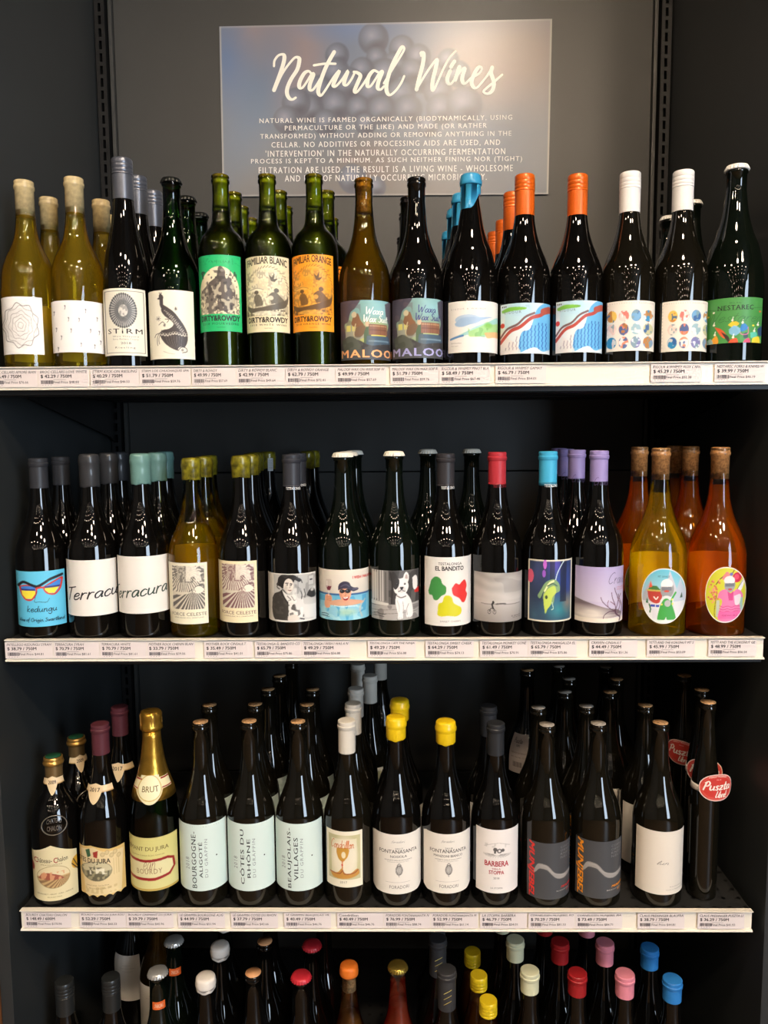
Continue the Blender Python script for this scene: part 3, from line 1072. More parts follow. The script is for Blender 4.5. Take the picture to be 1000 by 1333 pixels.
def bottle(row, px, top, kind, R, glass, cap, short, mark, label=None, backs=(), rn=.0135, wine=None, fill=None, extra=None, Y=.05, turn=None, backlab=None):
    """row, neck centre x and top y in the photograph; builds the front bottle and copies it for those behind"""
    zs = SURF[row]
    P = unY(px, top, Y)
    H = float(P[2]) - zs
    x, y = float(P[0]), Y
    root = empty('wine_bottle', (x, y, zs), (short + ' ' + mark).strip(), 'bottle', None)
    pr = profile(kind, H, R, rn)
    rf = Rf(pr)
    thin = glass in ('green', 'dgreen', 'amber', 'yolive', 'clear')
    lathe('glass', pr, G[glass], root, 56)
    if thin:
        fz = (fill or .80) * H
        w = [(r - .0012, z + .001) for r, z in pr if z + .001 < fz] + [(float(rf(fz)) - .0012, fz), (.0001, fz)]
        lathe('wine', w, WN[wine or 'black'], root, 40)
    if backlab:
        z1_, z0_, c_ = backlab
        pb = Print(lambda z: rf(z) - .0006, math.pi - 1.15, math.pi + 1.15, math.pi, z0_ * H, z1_ * H)
        pb.paper('back_label', root, c_, 22, 10)
    cap(root, rn, H, rf)
    av = math.atan2(EYE[0] - x, y + CD)
    labs = label if isinstance(label, list) else ([label] if label else [])
    for lb in labs:
        (lx0, lx1, ly0, ly1), base, art, ink = lb[:4]
        kw = lb[4] if len(lb) > 4 else {}
        zmid = zs + H * .25
        for _ in range(3):
            r = float(rf(zmid - zs))
            a0 = solve_ang(x, y, r, zmid, lx0, av)
            a1 = solve_ang(x, y, r, zmid, lx1, av)
            am = (a0 + a1) / 2
            yf = y - r * math.cos(am)
            q = (lx0 + lx1) / 2
            z1 = float(unY(q, ly0, yf)[2])
            z0 = float(unY(q, ly1, yf)[2])
            zmid = (z0 + z1) / 2
        if 'span' in kw:
            a0, a1 = av + kw['span'][0], av + kw['span'][1]
        p = Print(rf, a0, a1, av, max(z0 - zs, .004), z1 - zs)
        fine = art is not None
        sx = kw.get('res', .0008) if fine else .0035
        nx = max(8, int(p.w / sx))
        ny = max(2, int(p.h / sx)) if (fine or kw.get('top') or kw.get('bot')) else 18
        p.paper(kw.get('name', 'label'), root, base, nx, ny, art, kw.get('top'), kw.get('bot'), m=kw.get('m'), off=kw.get('off', .0002))
        if ink:
            ink(p)
            p.done(m=kw.get('m'), off=kw.get('off', .0002) + .00014)
    if extra:
        extra(root, rn, H, rf, av)
    PLACED.append([root, x, y, R, True, row])
    if backs:
        root['group'] = short.replace('front ', '') + 's ' + mark
    n = 0
    for bk in backs:
        bx, by = bk[0], bk[1]
        if by < 8:                      # a rank behind the front one
            Yb_ = Y + by * (2 * R + .003)
            Q = unY(bx, 600 if row == 1 else top, Yb_)
            Q = unY(bx, 590, Yb_)
        else:
            Q = unZ(bx, by, zs + H)
        n += 1
        c = copy_tree(root, (float(Q[0]), float(min(Q[1], .50)), zs))
        L1 = '%s, %s behind the front one %s' % (short, ORD[n], mark)
        if len(L1.split()) > 16:
            L1 = '%s, %s back, %s' % (short, ORD[n], mark)
        c['label'] = L1
        if len(bk) > 2:
            c.rotation_euler = (0, 0, bk[2])
        PLACED.append([c, float(Q[0]), float(min(Q[1], .50)), R, False, row])
    return root


def settle():
    """no two bottles of a shelf may touch: nudge the ones behind apart"""
    for row in range(4):
        B = [p for p in PLACED if p[5] == row]
        for it in range(400):
            mv = 0
            for i in range(len(B)):
                for j in range(i + 1, len(B)):
                    a, b_ = B[i], B[j]
                    dx, dy = b_[1] - a[1], b_[2] - a[2]
                    d = math.hypot(dx, dy) + 1e-9
                    need = a[3] + b_[3] + .0008
                    if d < need:
                        k = (need - d)
                        ux, uy = dx / d, dy / d
                        wa, wb = (.5, .5) if a[4] == b_[4] else ((0, 1) if a[4] else (1, 0))
                        if a[4] and b_[4]:
                            ux, uy = (1 if dx > 0 else -1), 0
                            k = min(k, .002)
                        a[1] -= ux * k * wa; a[2] -= uy * k * wa
                        b_[1] += ux * k * wb; b_[2] += uy * k * wb
                        mv = max(mv, k)
            for q in B:
                q[1] = max(-.600 + q[3], min(.600 - q[3], q[1]))
                if not q[4]:
                    q[2] = max(.05, min(.522 - q[3], q[2]))
            if mv < 1e-5:
                break
        print('row', row, 'bottles', len(B), 'residual overlap %.4f' % mv)
    for q in PLACED:
        q[0].location.x, q[0].location.y = q[1], q[2]


INK = (38, 36, 38)


# ================================================================== TOP SHELF
def capnat(t, rn, H, rf):
    lathe('cork', [(rn - .0016, H - .052), (rn - .0016, H - .001), (rn - .003, H + .0004), (.0001, H + .0006)], M_CORKL, t, 28)
    p = prof_lip(rn, H, .05, .0006)
    o = lathe('wax_film', p[:-1], mat('tan_film', (198, 178, 132), .22, noise=.12, nscale=140), t, 36)


def art_rose(c):
    k = (128, 124, 122)
    c.put((c.nz(6, 2) > .5) * .12, (180, 178, 176))
    for i, r in enumerate((.46, .40, .30, .22, .14, .07)):
        n = 9 - i
        pts = []
        for j in range(n * 2 + 1):
            a = j * math.pi / n + i * .4
            rr = r * (1 if j % 2 else .86)
            pts.append((.45 + rr * math.cos(a), .5 + rr * math.sin(a) / c.asp * .98))
        c.line(pts, .009 if i else .013, k if i else (90, 88, 88), .9)
    for i in range(26):
        a = i * 2.4
        r = .12 + .3 * (i / 26)
        x, y = .45 + r * math.cos(a), .5 + r * math.sin(a) / c.asp
        c.line([(x, y), (x + .05 * math.cos(a + 1), y + .05 * math.sin(a + 1)), (x + .1 * math.cos(a + 1.4), y + .08 * math.sin(a + 1.4))], .005, k, .5)
    c.ell(.45, .5, .44, .44 / c.asp, (170, 168, 166), .12)


bottle(0, 24, 237, 'round', .0412, 'clear', capnat, 'clear pale-yellow wine bottle', 'with the sketched artichoke rose label', ((-24, 49.5, 386, 461), (233, 230, 226), art_rose, None),
       backs=((58, 260), ), wine='yellow', fill=.82, backlab=(.36, .06, (232, 226, 190)))


def art_fleck(c):
    for x, y in ((.26, .1), (.65, .16), (.32, .33), (.52, .34), (.87, .3), (.08, .52), (.36, .55), (.73, .54), (.9, .56), (.17, .68), (.54, .82), (.8, .84), (.1, .9), (.92, .75), (.05, .2)):
        c.line([(x, y), (x + .008, y + .035), (x, y + .07)], .012, (120, 118, 122), .85)
        c.line([(x, y), (x + .012, y + .01)], .018, (90, 90, 96), .8)


bottle(0, 88, 233, 'round', .0412, 'clear', capnat, 'clear pale-yellow wine bottle', 'with the sparse flecked white label', ((58, 127.5, 391, 458.5), (236, 233, 230), art_fleck, None),
       backs=((119, 261), (138, 281)), wine='yellow', fill=.82, backlab=(.36, .06, (232, 226, 190)))


def cap_stirm(t, rn, H, rf):
    o = cap_screw(t, rn, H, (92, 96, 106), .062, .3, .5)
    p = Print(lambda z: np.zeros_like(np.asarray(z, float)) + rn + .0013, -1.2, 1.2, .3, H - .0605, H - .055)
    p.paper_o = o
    p.text('STIRM WINE CO.', (.1, .1, .85, .95), (215, 215, 215), bold=.02)
    p.done(off=.00012, name='capsule_lettering')


def art_stirm(c):
    g = (84, 84, 86)
    for r in (.04, .955):
        pass
    c.rect(.04, .035, .96, .045, g); c.rect(.04, .955, .96, .965, g); c.rect(.04, .035, .052, .965, g); c.rect(.948, .035, .96, .965, g)
    cx, cy = .46, .33
    c.ell(cx, cy, .33, .30 / c.asp, (150, 150, 150), .8)
    for i in range(38):
        a = i * 2 * math.pi / 38
        c.line([(cx + .1 * math.cos(a), cy + .1 * math.sin(a) / c.asp), (cx + .31 * math.cos(a), cy + .31 * math.sin(a) / c.asp)], .016, (70, 72, 76), .9)
        c.ell(cx + .305 * math.cos(a), cy + .305 * math.sin(a) / c.asp, .022, .022 / c.asp, (80, 82, 84))
    c.ell(cx, cy, .20, .20 / c.asp, (96, 98, 100), .5)
    c.ell(cx, cy, .11, .11 / c.asp, (205, 203, 195))
    c.mottle(.36, .2, .56, .45, (120, 120, 118), .6, 30, 3)


def ink_stirm(p):
    p.text('STiRM', (.10, .60, .90, .675), INK, bold=.01, space=1.3)
    for t, y in (('Wirz Vineyard', .705), ('Santa Barbara County', .745)):
        p.text(t, (.2, y, .8, y + .03), (90, 88, 88), space=1.2)
    p.text('2018', (.38, .80, .62, .835), (90, 88, 88))
    p.text('Riesling', (.25, .87, .72, .905), (70, 68, 68), space=1.3)


bottle(0, 154, 208, 'flute', .0362, 'black', cap_stirm, 'slender riesling bottle with grey screw cap', 'with the engraved sunflower label', ((127.5, 186, 375, 462.5), (226, 222, 206), art_stirm, ink_stirm),
       backs=((178, 231), (199, 250)), rn=.0143)


def art_peacock(c):
    d, l = (72, 66, 66), (206, 200, 186)
    # neck and small crested head at the top left
    c.line([(.275, .085), (.29, .15), (.29, .21), (.33, .26), (.40, .29)], .075, d)
    c.poly([(.24, .10), (.27, .065), (.32, .075), (.335, .115), (.30, .14), (.20, .125)], d, 1, True)
    for q in (-.03, 0, .03):
        c.line([(.28, .07), (.275 + q, .035)], .010, d, 1, False)
    # body sweeping down into the folded, scaled tail
    c.poly([(.30, .20), (.42, .25), (.56, .32), (.68, .42), (.78, .52), (.84, .62), (.84, .73), (.78, .82), (.66, .88), (.52, .86), (.38, .80), (.28, .72), (.24, .64), (.30, .58), (.44, .56), (.54, .50), (.48, .44), (.36, .38), (.28, .30)], d, 1, True)
    for j in range(7):          # rows of scales
        for i in range(6):
            x, y = .34 + j * .055 + i * .035, .29 + j * .048 - i * .0 + i * .018
            if c is not None:
                c.line([(x, y), (x + .014, y + .012), (x + .028, y)], .009, l, .8)
    for i in range(9):          # scalloped edge between wing and tail
        c.ell(.28 + i * .062, .635 + .012 * math.sin(i), .030, .024, l, .95)
        c.ell(.28 + i * .062, .628 + .012 * math.sin(i), .018, .014, d)
    for i in range(7):
        c.line([(.36 + i * .06, .67), (.40 + i * .05, .76), (.50 + i * .03, .85)], .007, (120, 114, 108), .8)
    c.ell(.72, .865, .10, .045, (224, 219, 204)); c.line([(.62, .88), (.70, .83), (.80, .84), (.82, .89), (.72, .91)], .013, d); c.ell(.72, .87, .03, .02, (150, 144, 136))
    for t in ([(.26, .60), (.19, .66), (.17, .74), (.18, .80)], [(.24, .62), (.15, .64), (.12, .68)], [(.28, .58), (.21, .70), (.22, .78)], [(.36, .50), (.30, .46), (.22, .50)], [(.40, .47), (.44, .43), (.36, .42)]):
        c.line(t, .011, d)
    for x, y, q in ((.21, .41, .05), (.60, .27, .035), (.34, .51, .03)):
        for a in (0, .8, 1.57, 2.36):
            c.line([(x - q * math.cos(a), y - q * .8 * math.sin(a)), (x + q * math.cos(a), y + q * .8 * math.sin(a))], .008, d, .9, False)
    c.line([(.30, .89), (.42, .92), (.54, .93)], .006, (140, 134, 126))


bottle(0, 221, 234, 'burg2', .0405, 'dgreen', lambda t, rn, H, rf: cap_crown(t, rn, H, (40, 42, 40), .3, .7), 'dark green crown-capped bottle', 'with the peacock engraving label', ((189.5, 251, 377.5, 467), (232, 228, 210), art_peacock, None),
       backs=((243, 258), (260, 279)), fill=.80)


def ape_art(c):
    c.rect(0, 0, 1, 1, (38, 182, 110))
    P = (226, 216, 184)
    c.ell(.49, .46, .46, .31, P); c.rect(.03, .45, .95, .77, P)
    d = (92, 84, 78)
    c.mottle(.03, .55, .95, .77, (120, 112, 98), .8, 40, 4, .5)
    c.poly([(.52, .14), (.62, .20), (.64, .3), (.80, .36), (.86, .5), (.80, .7), (.45, .72), (.42, .55), (.18, .48), (.2, .38), (.42, .28), (.46, .17)], d, 1, True)
    c.poly([(.06, .46), (.25, .38), (.4, .44), (.38, .58), (.42, .72), (.1, .75), (.16, .62), (.05, .55)], (110, 102, 94), 1, True)
    c.mottle(.06, .35, .9, .76, (210, 200, 172), .7, 16, 9, .62)
    c.mottle(.06, .2, .9, .76, (60, 56, 54), .7, 20, 12, .68)
    c.ell(.72, .32, .06, .03, d); c.ell(.56, .2, .05, .02, (130, 124, 116))
    c.mottle(.0, .0, 1, .12, (30, 150, 92), .5, 30, 5, .7)


def ink_ape(p):
    p.text('DIRTY&ROWDY', (.05, .79, .95, .865), (40, 50, 46), bold=.035)
    p.text('2018 MOURVEDRE', (.08, .885, .92, .915), (24, 90, 62), space=1.3, bold=.01)
    p.text('FAMILIAR', (.25, .075, .75, .10), (24, 130, 82), space=1.5)
    p.text('CALIFORNIA', (.4, .94, .6, .955), (24, 110, 70))


CL = (60, 70, 60)
drc = lambda t, rn, H, rf: cap_cork(t, rn, H, None) and lathe('neck_cork', [(rn - .002, H - .046), (rn - .002, H - .005)], mat('green_seen_cork', (196, 182, 96), .6, noise=.2, nscale=150), t, 24)
bottle(0, 288, 229, 'bord', .0368, 'green', drc, 'straight-sided green bottle', 'with the green ape label', ((258, 315.5, 331.5, 431), (38, 182, 110), ape_art, ink_ape),
       backs=((304, 252), (314, 270), (326, 285)), fill=.815, rn=.0128)


def canoe_art(bg, ink, lt):
    def f(c):
        c.rect(0, 0, 1, 1, bg)
        d = ink
        c.ell(.5, .5, .47, .34, lt, .6)
        c.mottle(.03, .18, .97, .78, d, .35, 34, 6, .5)
        c.mottle(.03, .18, .97, .5, bg, .7, 9, 16, .5)
        for x in range(22):
            a = math.pi + math.pi * x / 21
            c.line([(.5 + .46 * math.cos(a), .45 + .30 * math.sin(a)), (.5 + .49 * math.cos(a + .12), .45 + .325 * math.sin(a + .12))], .014, d, .7)
        c.ell(.22, .44, .17, .025, lt); c.line([(.08, .44), (.25, .42), (.4, .44)], .01, d, .7)
        c.poly([(.52, .24), (.60, .28), (.66, .22), (.65, .3), (.74, .29), (.66, .34), (.58, .33)], d)
        c.poly([(.03, .64), (.2, .68), (.6, .64), (.9, .57), (.97, .5), (.96, .6), (.86, .68), (.5, .72), (.15, .74), (.05, .7)], d, 1, True)
        c.poly([(.22, .66), (.18, .55), (.24, .5), (.34, .53), (.38, .64)], d, .85, True); c.ell(.24, .475, .05, .025, d)
        c.poly([(.58, .63), (.52, .52), (.66, .47), (.8, .53), (.88, .6)], d, .9, True); c.ell(.70, .45, .06, .03, d)
        c.ell(.57, .55, .06, .03, lt, .8)
        c.mottle(.02, .70, .98, .78, d, .8, 26, 9, .55)
        c.ell(.45, .75, .3, .03, lt, .7)
        c.rect(0, .785, 1, 1, bg)
    return f


def canoe_ink(w1, sub, ink):
    def f(p):
        p.text(w1, (.05, .04, .95, .135), ink, bold=.02, space=.95, arc=.35)
        p.text('DIRTY&ROWDY', (.05, .80, .95, .875), ink, bold=.035)
        p.text(sub, (.08, .892, .92, .917), ink, space=1.35, bold=.01)
        p.text('CALIFORNIA', (.4, .945, .6, .957), ink)
    return f


bottle(0, 349, 229, 'bord', .0368, 'green', drc, 'straight-sided green bottle', 'with the cream canoe label', ((322.5, 378, 333, 432), (224, 216, 178), canoe_art((224, 214, 178), (96, 90, 78), (232, 226, 200)), canoe_ink('FAMILIAR BLANC', '2018 WHITE WINE', (66, 60, 52))),
       backs=((363, 250), (371, 270)), fill=.815, rn=.0128)
bottle(0, 411, 229, 'bord', .0368, 'green', drc, 'straight-sided green bottle', 'with the orange canoe label', ((383.5, 436.5, 331, 431), (244, 160, 40), canoe_art((246, 158, 40), (104, 74, 40), (226, 168, 74)), canoe_ink('FAMILIAR ORANGE', '2018 ORANGE WINE', (78, 52, 26))),
       backs=((425, 250), (431, 285)), fill=.815, rn=.0128)


def truck_art(sky, glow, dark):
    def f(c):
        c.grad(-.1, 1.1, sky, (110, 130, 120))
        c.ell(.8, .15, .4, .3, (150, 200, 210), .8, 0, 1)
        c.ell(.7, .62, .5, .35, glow, .95, 0, .8)
        c.ell(.25, .5, .25, .3, glow, .6, 0, .9)
        c.poly([(-.1, -.1), (.38, -.05), (.3, .12), (.2, .2), (.15, .35), (.08, .4), (.1, .6), (.05, .8), (-.1, .8)], dark, 1, True)
        c.mottle(0, 0, .4, .5, (100, 84, 90), .4, 12, 3, .6)
        c.poly([(.88, .05), (1.1, 0), (1.1, .9), (.95, .85), (.9, .6), (.95, .4), (.9, .25)], dark, .9, True)
        c.poly([(.1, .42), (.4, .38), (.5, .45), (.52, .62), (.3, .68), (.1, .62)], (150, 150, 140), .9)
        for i in range(3):
            c.rect(.12 + i * .11, .42, .2 + i * .11, .52, (206, 200, 110))
        c.poly([(.24, .3), (.34, .22), (.4, .34), (.46, .42), (.3, .45), (.22, .4)], (128, 92, 66), 1, True)
        c.ell(.27, .24, .05, .05, (196, 182, 150)); c.line([(.3, .4), (.26, .55), (.3, .68), (.28, .75)], .02, (190, 176, 140))
        c.poly([(.3, .46), (.46, .42), (.5, .5), (.4, .62), (.28, .6)], (116, 92, 72), 1, True)
        c.poly([(.52, .42), (.6, .46), (.58, .78), (.48, .78), (.46, .58)], (78, 98, 74), 1, True); c.ell(.53, .4, .045, .045, (196, 170, 140))
        c.rect(.56, .40, .92, .58, (134, 92, 72)); c.rect(.57, .42, .91, .44, (176, 138, 104)); c.rect(.57, .49, .91, .505, (104, 72, 60))
        for i in range(8):
            c.rect(.58 + i * .042, .40, .583 + i * .042, .58, (100, 70, 56))
        c.poly([(.52, .60), (.95, .60), (1, .78), (.5, .76)], (72, 92, 110), 1); c.rect(.55, .67, .95, .70, (110, 134, 150))
        c.poly([(-.1, .74), (.3, .66), (.6, .76), (1.1, .74), (1.1, 1.1), (-.1, 1.1)], (62, 60, 62), 1, True)
        c.poly([(.02, .66), (.2, .6), (.36, .7), (.4, .86), (.1, .86)], (76, 80, 70), 1, True)
        c.mottle(0, .6, 1, 1, (100, 104, 96), .35, 14, 8, .6)
        c.rect(0, .83, 1, 1.1, (74, 76, 80), .75)
    return f


def truck_ink(tc, bc):
    def f(p):
        p.hand('Waxa', (.52, .115, .84, .235), .0009, tc, .2, 1.6)
        p.layer = 1
        p.hand('Wax Suit', (.47, .25, .92, .365), .0009, tc, .2, 1.6)
        p.text('MALOOF', (.02, .83, 1.03, .965), bc, bold=.02, space=1.15)
    return f


nk = lambda t, rn, H, rf: cap_cork(t, rn, H)
bottle(0, 476, 234, 'burg', .0412, 'amber', lambda t, rn, H, rf: cap_cork(t, rn, H) and lathe('neck_cork', [(rn - .002, H - .05), (rn - .002, H - .004)], M_CORK, t, 24), 'amber glass bottle', 'with the truck label in warm letters', ((446.5, 511, 390.5, 468), (150, 180, 160), truck_art((124, 170, 168), (214, 200, 84), (84, 74, 84)), truck_ink((240, 240, 232), (244, 176, 120))),
       wine='amber', fill=.80, backlab=(.34, .05, (120, 130, 100)))
bottle(0, 545, 233, 'burg', .0415, 'black', nk, 'dark glass bottle', 'with the truck label in violet letters', ((514, 581.5, 388, 466), (130, 160, 150), truck_art((120, 158, 156), (168, 178, 120), (72, 66, 80)), truck_ink((62, 58, 124), (166, 164, 212))),
       backs=((532, 258), (530, 278), (526, 310)))


def cap_blue(t, rn, H, rf):
    return cap_wax(t, rn, H, (52, 146, 190), .030, .0030, .030, .35, 3, bulge=.0012)


def art_hills(c):
    c.ell(.4, .36, .26, .1, (160, 186, 212), .9)
    c.poly([(.13, .43), (.25, .33), (.42, .31), (.7, .31), (.88, .3), (.72, .36), (.55, .42), (.3, .5), (.16, .48)], (150, 178, 208), 1, True)
    c.poly([(.05, .72), (.3, .62), (.55, .5), (.8, .40), (1.02, .3), (1.02, .62), (.7, .7), (.4, .66), (.1, .74)], (150, 200, 196), 1, True)
    c.poly([(.4, .60), (.6, .52), (.75, .45), (.9, .44), (1.02, .42), (1.02, .68), (.8, .66), (.45, .7)], (150, 200, 120), .9, True)
    c.ell(.8, .47, .1, .08, (110, 180, 70), .8, 0, .6)
    c.mottle(.4, .52, 1, .7, (96, 160, 76), .5, 14, 3, .55)
    c.poly([(.72, .62), (.85, .6), (1.02, .58), (1.02, .68), (.9, .7), (.78, .72)], (226, 168, 112), .9, True)
    c.line([(.05, .73), (.15, .70), (.3, .67)], .03, (74, 122, 176))
    c.put(c.nz(10, 8) * .12, (255, 255, 255))


def ink_rigour(p):
    p.text('RIGOUR & WHIMSY', (.06, .135, .75, .165), (150, 146, 146), space=1.6)
    p.text('2018 Pinot Blanc', (.06, .80, .27, .825), (130, 126, 126)); p.text('Okanagan', (.06, .86, .20, .88), (130, 126, 126))


bottle(0, 615, 229, 'champ', .0432, 'black', cap_blue, 'dark bottle dipped in blue wax', 'with the pale watercolour hills label', ((586, 650.5, 391.5, 458.5), (226, 222, 216), art_hills, ink_rigour),
       backs=((602, 255), (594, 273), (586, 303)), rn=.0130)


def art_rain(c):
    c.put(np.ones(c.X.shape), (206, 222, 232), .5)
    c.ell(.4, .12, .5, .3, (170, 208, 226), .9, 0, .6)
    c.poly([(.35, 1.02), (.42, .6), (.6, .5), (.75, .1), (1.02, .05), (1.02, 1.02)], (82, 168, 224), .85, True)
    c.poly([(.1, .18), (.5, .3), (.65, .24), (.4, .45), (.1, .5)], (180, 216, 228), .8, True)
    c.poly([(.02, .12), (.2, .07), (.5, .09), (.48, .13), (.2, .15), (.05, .17)], (120, 186, 70), 1, True)
    c.poly([(-.02, .70), (-.02, .55), (.2, .72), (.3, .8), (.4, 1.0), (-.02, 1.0)], (222, 216, 214), .8, True)
    c.line([(.0, .76), (.2, .55), (.4, .47), (.62, .3), (.8, .24), (.98, .1)], .055, (176, 70, 60))
    c.line([(.85, .17), (.98, .11)], .10, (170, 80, 68))
    c.line([(0, .66), (.14, .5), (.34, .42), (.5, .28), (.68, .2)], .035, (112, 84, 84))
    c.ell(.04, .42, .045, .05, (206, 60, 52))
    for i in range(11):
        for j in range(12):
            x, y = .10 + j * .074 + (i % 2) * .012, .40 + i * .053
            if y < .90 and y > .86 - x * .72 + .04:
                c.line([(x, y), (x - .006, y + .035)], .019, (38, 96, 180) if x > .38 else (160, 150, 164), .95)
    c.poly([(.5, .94), (.7, .88), (.85, .96), (1.02, .9), (1.02, 1.02), (.4, 1.02)], (232, 232, 232), .9, True)


def ink_rain(p):
    p.text('RIGOUR', (.08, .15, .42, .20), (110, 130, 140), space=1.4)
    for i in range(3):
        p.box(.03 + i * .035, .035, .05 + i * .035, .065, (60, 54, 60))


OR = (214, 96, 22)
co = lambda t, rn, H, rf: cap_screw(t, rn, H, OR, .0615, .3, .2)
bottle(0, 684, 229, 'burg2', .0412, 'black', co, 'dark bottle with orange screw cap', 'with red path watercolour, left of pair', ((652.5, 718, 394, 460), (228, 226, 222), art_rain, ink_rain),
       backs=((666, 252), (656, 288), (645, 303)), rn=.0134)
bottle(0, 753.5, 229, 'burg2', .0412, 'black', co, 'dark bottle with orange screw cap', 'with red path watercolour, right of pair', ((725, 789, 391, 458.5), (228, 226, 222), art_rain, ink_rain), rn=.0134)


def art_circ(sh):
    def f(c):
        cols = [[(230, 190, 90), (214, 120, 110), (110, 160, 200), (60, 140, 190)], [(230, 200, 190), (224, 130, 110), (150, 180, 190), (190, 190, 150)], [(40, 130, 180), (230, 140, 110), (120, 120, 170), (120, 150, 190)]]
        al = [(190, 120, 50), (236, 222, 214), (50, 90, 150), (230, 236, 240), (120, 150, 160)]
        for j in range(3):
            for i in range(4):
                x, y = .10 + i * .255 + sh, .30 + j * .265
                c.ell(x, y, .105, .115, cols[j][i])
                m = ((c.X - x) ** 2 + ((c.Y - y) * c.asp) ** 2) < .1 ** 2
                c.mottle(0, 0, 1.2, 1, al[(i + j) % 5], .85, 14, i * 3 + j, .55, m)
                c.mottle(0, 0, 1.2, 1, al[(i + 2 * j + 2) % 5], .8, 22, i * 5 + j + 9, .66, m)
        for i in range(14):
            c.rect(.012, .06 + i * .065, .02, .08 + i * .065, (150, 148, 148))
    return f


def ink_circ(p):
    p.text('RIGOUR & WHIMSY', (.66, .035, .97, .06), (150, 146, 146), space=1.4)
    for i in range(12):
        p.box(.05 + i * .05, .04, .062 + i * .05, .052, (160, 158, 158))


cw = lambda t, rn, H, rf: cap_screw(t, rn, H, (222, 220, 218), .0605, .35, 0)
bottle(0, 820, 226, 'burg2', .0412, 'olive', cw, 'dark olive bottle with white screw cap', 'with marbled circles label, left one', ((789.5, 853.5, 391, 456.5), (228, 222, 212), art_circ(0), ink_circ), rn=.0140)
bottle(0, 890, 224, 'burg2', .0412, 'olive', cw, 'dark olive bottle with white screw cap', 'with marbled circles label, right one', ((861.5, 923.5, 391, 457), (228, 222, 212), art_circ(.14), ink_circ), rn=.0140)


def art_nest(c):
    c.rect(0, 0, 1, 1, (74, 146, 74))
    c.put(c.nz(3, 3) * .25, (54, 124, 64))
    c.line([(0, .22), (.3, .27), (.7, .26), (1, .2)], .006, (50, 100, 50))
    for x, y, q in ((.04, .38, 0), (.96, .3, 1), (.14, .3, 2), (.85, .62, 0)):
        c.ell(x, y, .02, .02, ((240, 210, 60), (230, 120, 60), (220, 220, 210))[q])
    P = [([(.16, .62), (.3, .7), (.42, .9), (.3, .86)], (214, 90, 50)), ([(.28, .74), (.42, .86), (.44, 1), (.38, .93)], (60, 50, 46)), ([(.4, .6), (.5, .52), (.6, .58), (.5, .66)], (236, 190, 50)), ([(.42, .7), (.52, .62), (.64, .72), (.55, .84), (.44, .8)], (120, 176, 206)),
         ([(.64, .6), (.7, .58), (.76, .68), (.66, .76), (.62, .7)], (40, 120, 190)), ([(.68, .8), (.74, .78), (.76, .88), (.69, .9)], (50, 70, 80)), ([(.12, .9), (.2, .82), (.24, .98), (.14, 1.02)], (230, 160, 50)), ([(.02, .92), (.1, .88), (.14, 1.02), (0, 1.02)], (150, 190, 190)),
         ([(.45, .93), (.56, .9), (.58, 1.02), (.42, 1.02)], (214, 84, 50)), ([(.8, .78), (.9, .76), (.92, .86), (.82, .9)], (90, 190, 170)), ([(.84, .9), (.95, .86), (.97, 1.02), (.84, 1.02)], (226, 200, 60)), ([(.92, .7), (1, .62), (1.02, .8), (.95, .84)], (44, 74, 110)), ([(.7, .94), (.78, .9), (.8, 1.02), (.68, 1.02)], (200, 70, 110))]
    for p, k in P:
        c.poly(p, k, 1, True)
    c.line([(.62, .78), (.66, .82), (.76, .8), (.76, .66)], .012, (216, 100, 150))
    for x, y in ((.15, .58), (.48, .5), (.66, .56), (.5, .88), (.87, .74), (.17, .8), (.93, .6)):
        c.ell(x, y, .022, .024, (236, 226, 206)); c.line([(x, y - .02), (x + .01, y - .07)], .014, (236, 236, 230))


def ink_nest(p):
    p.text('MILAN', (.42, .10, .62, .135), (46, 96, 54), space=1.3)
    p.text('NESTAREC', (.21, .165, .84, .27), (30, 40, 32), bold=.015, space=1.1)
    p.hand('Nestarec', (.06, .3, .97, .53), .0006, (52, 102, 60), .4)


bottle(0, 966, 217, 'champ', .0452, 'greenblack', lambda t, rn, H, rf: cap_crown(t, rn, H, (232, 230, 224), .35, 0), 'large dark sparkling bottle with white crown cap', 'with the green cartoon-people label', ((925.5, 998, 387, 446), (74, 146, 74), art_nest, ink_nest),
       backs=((909, 263), (872, 283)), rn=.0150)
# ================================================================== SECOND SHELF
def neck_text(t, rn, H, txt, av, L, c=(214, 214, 214)):
    p = Print(lambda z: np.zeros_like(np.asarray(z, float)) + rn + .001, -.6, 1.5, .0, H - L, H - L + .0052)
    p.paper_o = [o for o in t.children if o.name.startswith('capsule') or o.name.startswith('wax')][0]
    p.text(txt, (.02, .05, .98, .95), c, bold=.02)
    p.done(off=.00012, name='capsule_lettering')


def neck_hand(t, rn, H):
    p = Print(lambda z: np.zeros_like(np.asarray(z, float)) + rn + .001, -1.0, 1.3, .0, H - .056, H - .040)
    p.paper_o = [o for o in t.children if o.name.startswith('capsule')][0]
    p.hand('Craven', (.1, .1, .95, .9), .0005, (84, 70, 110), .3)
    p.done(off=.00012, name='capsule_lettering')


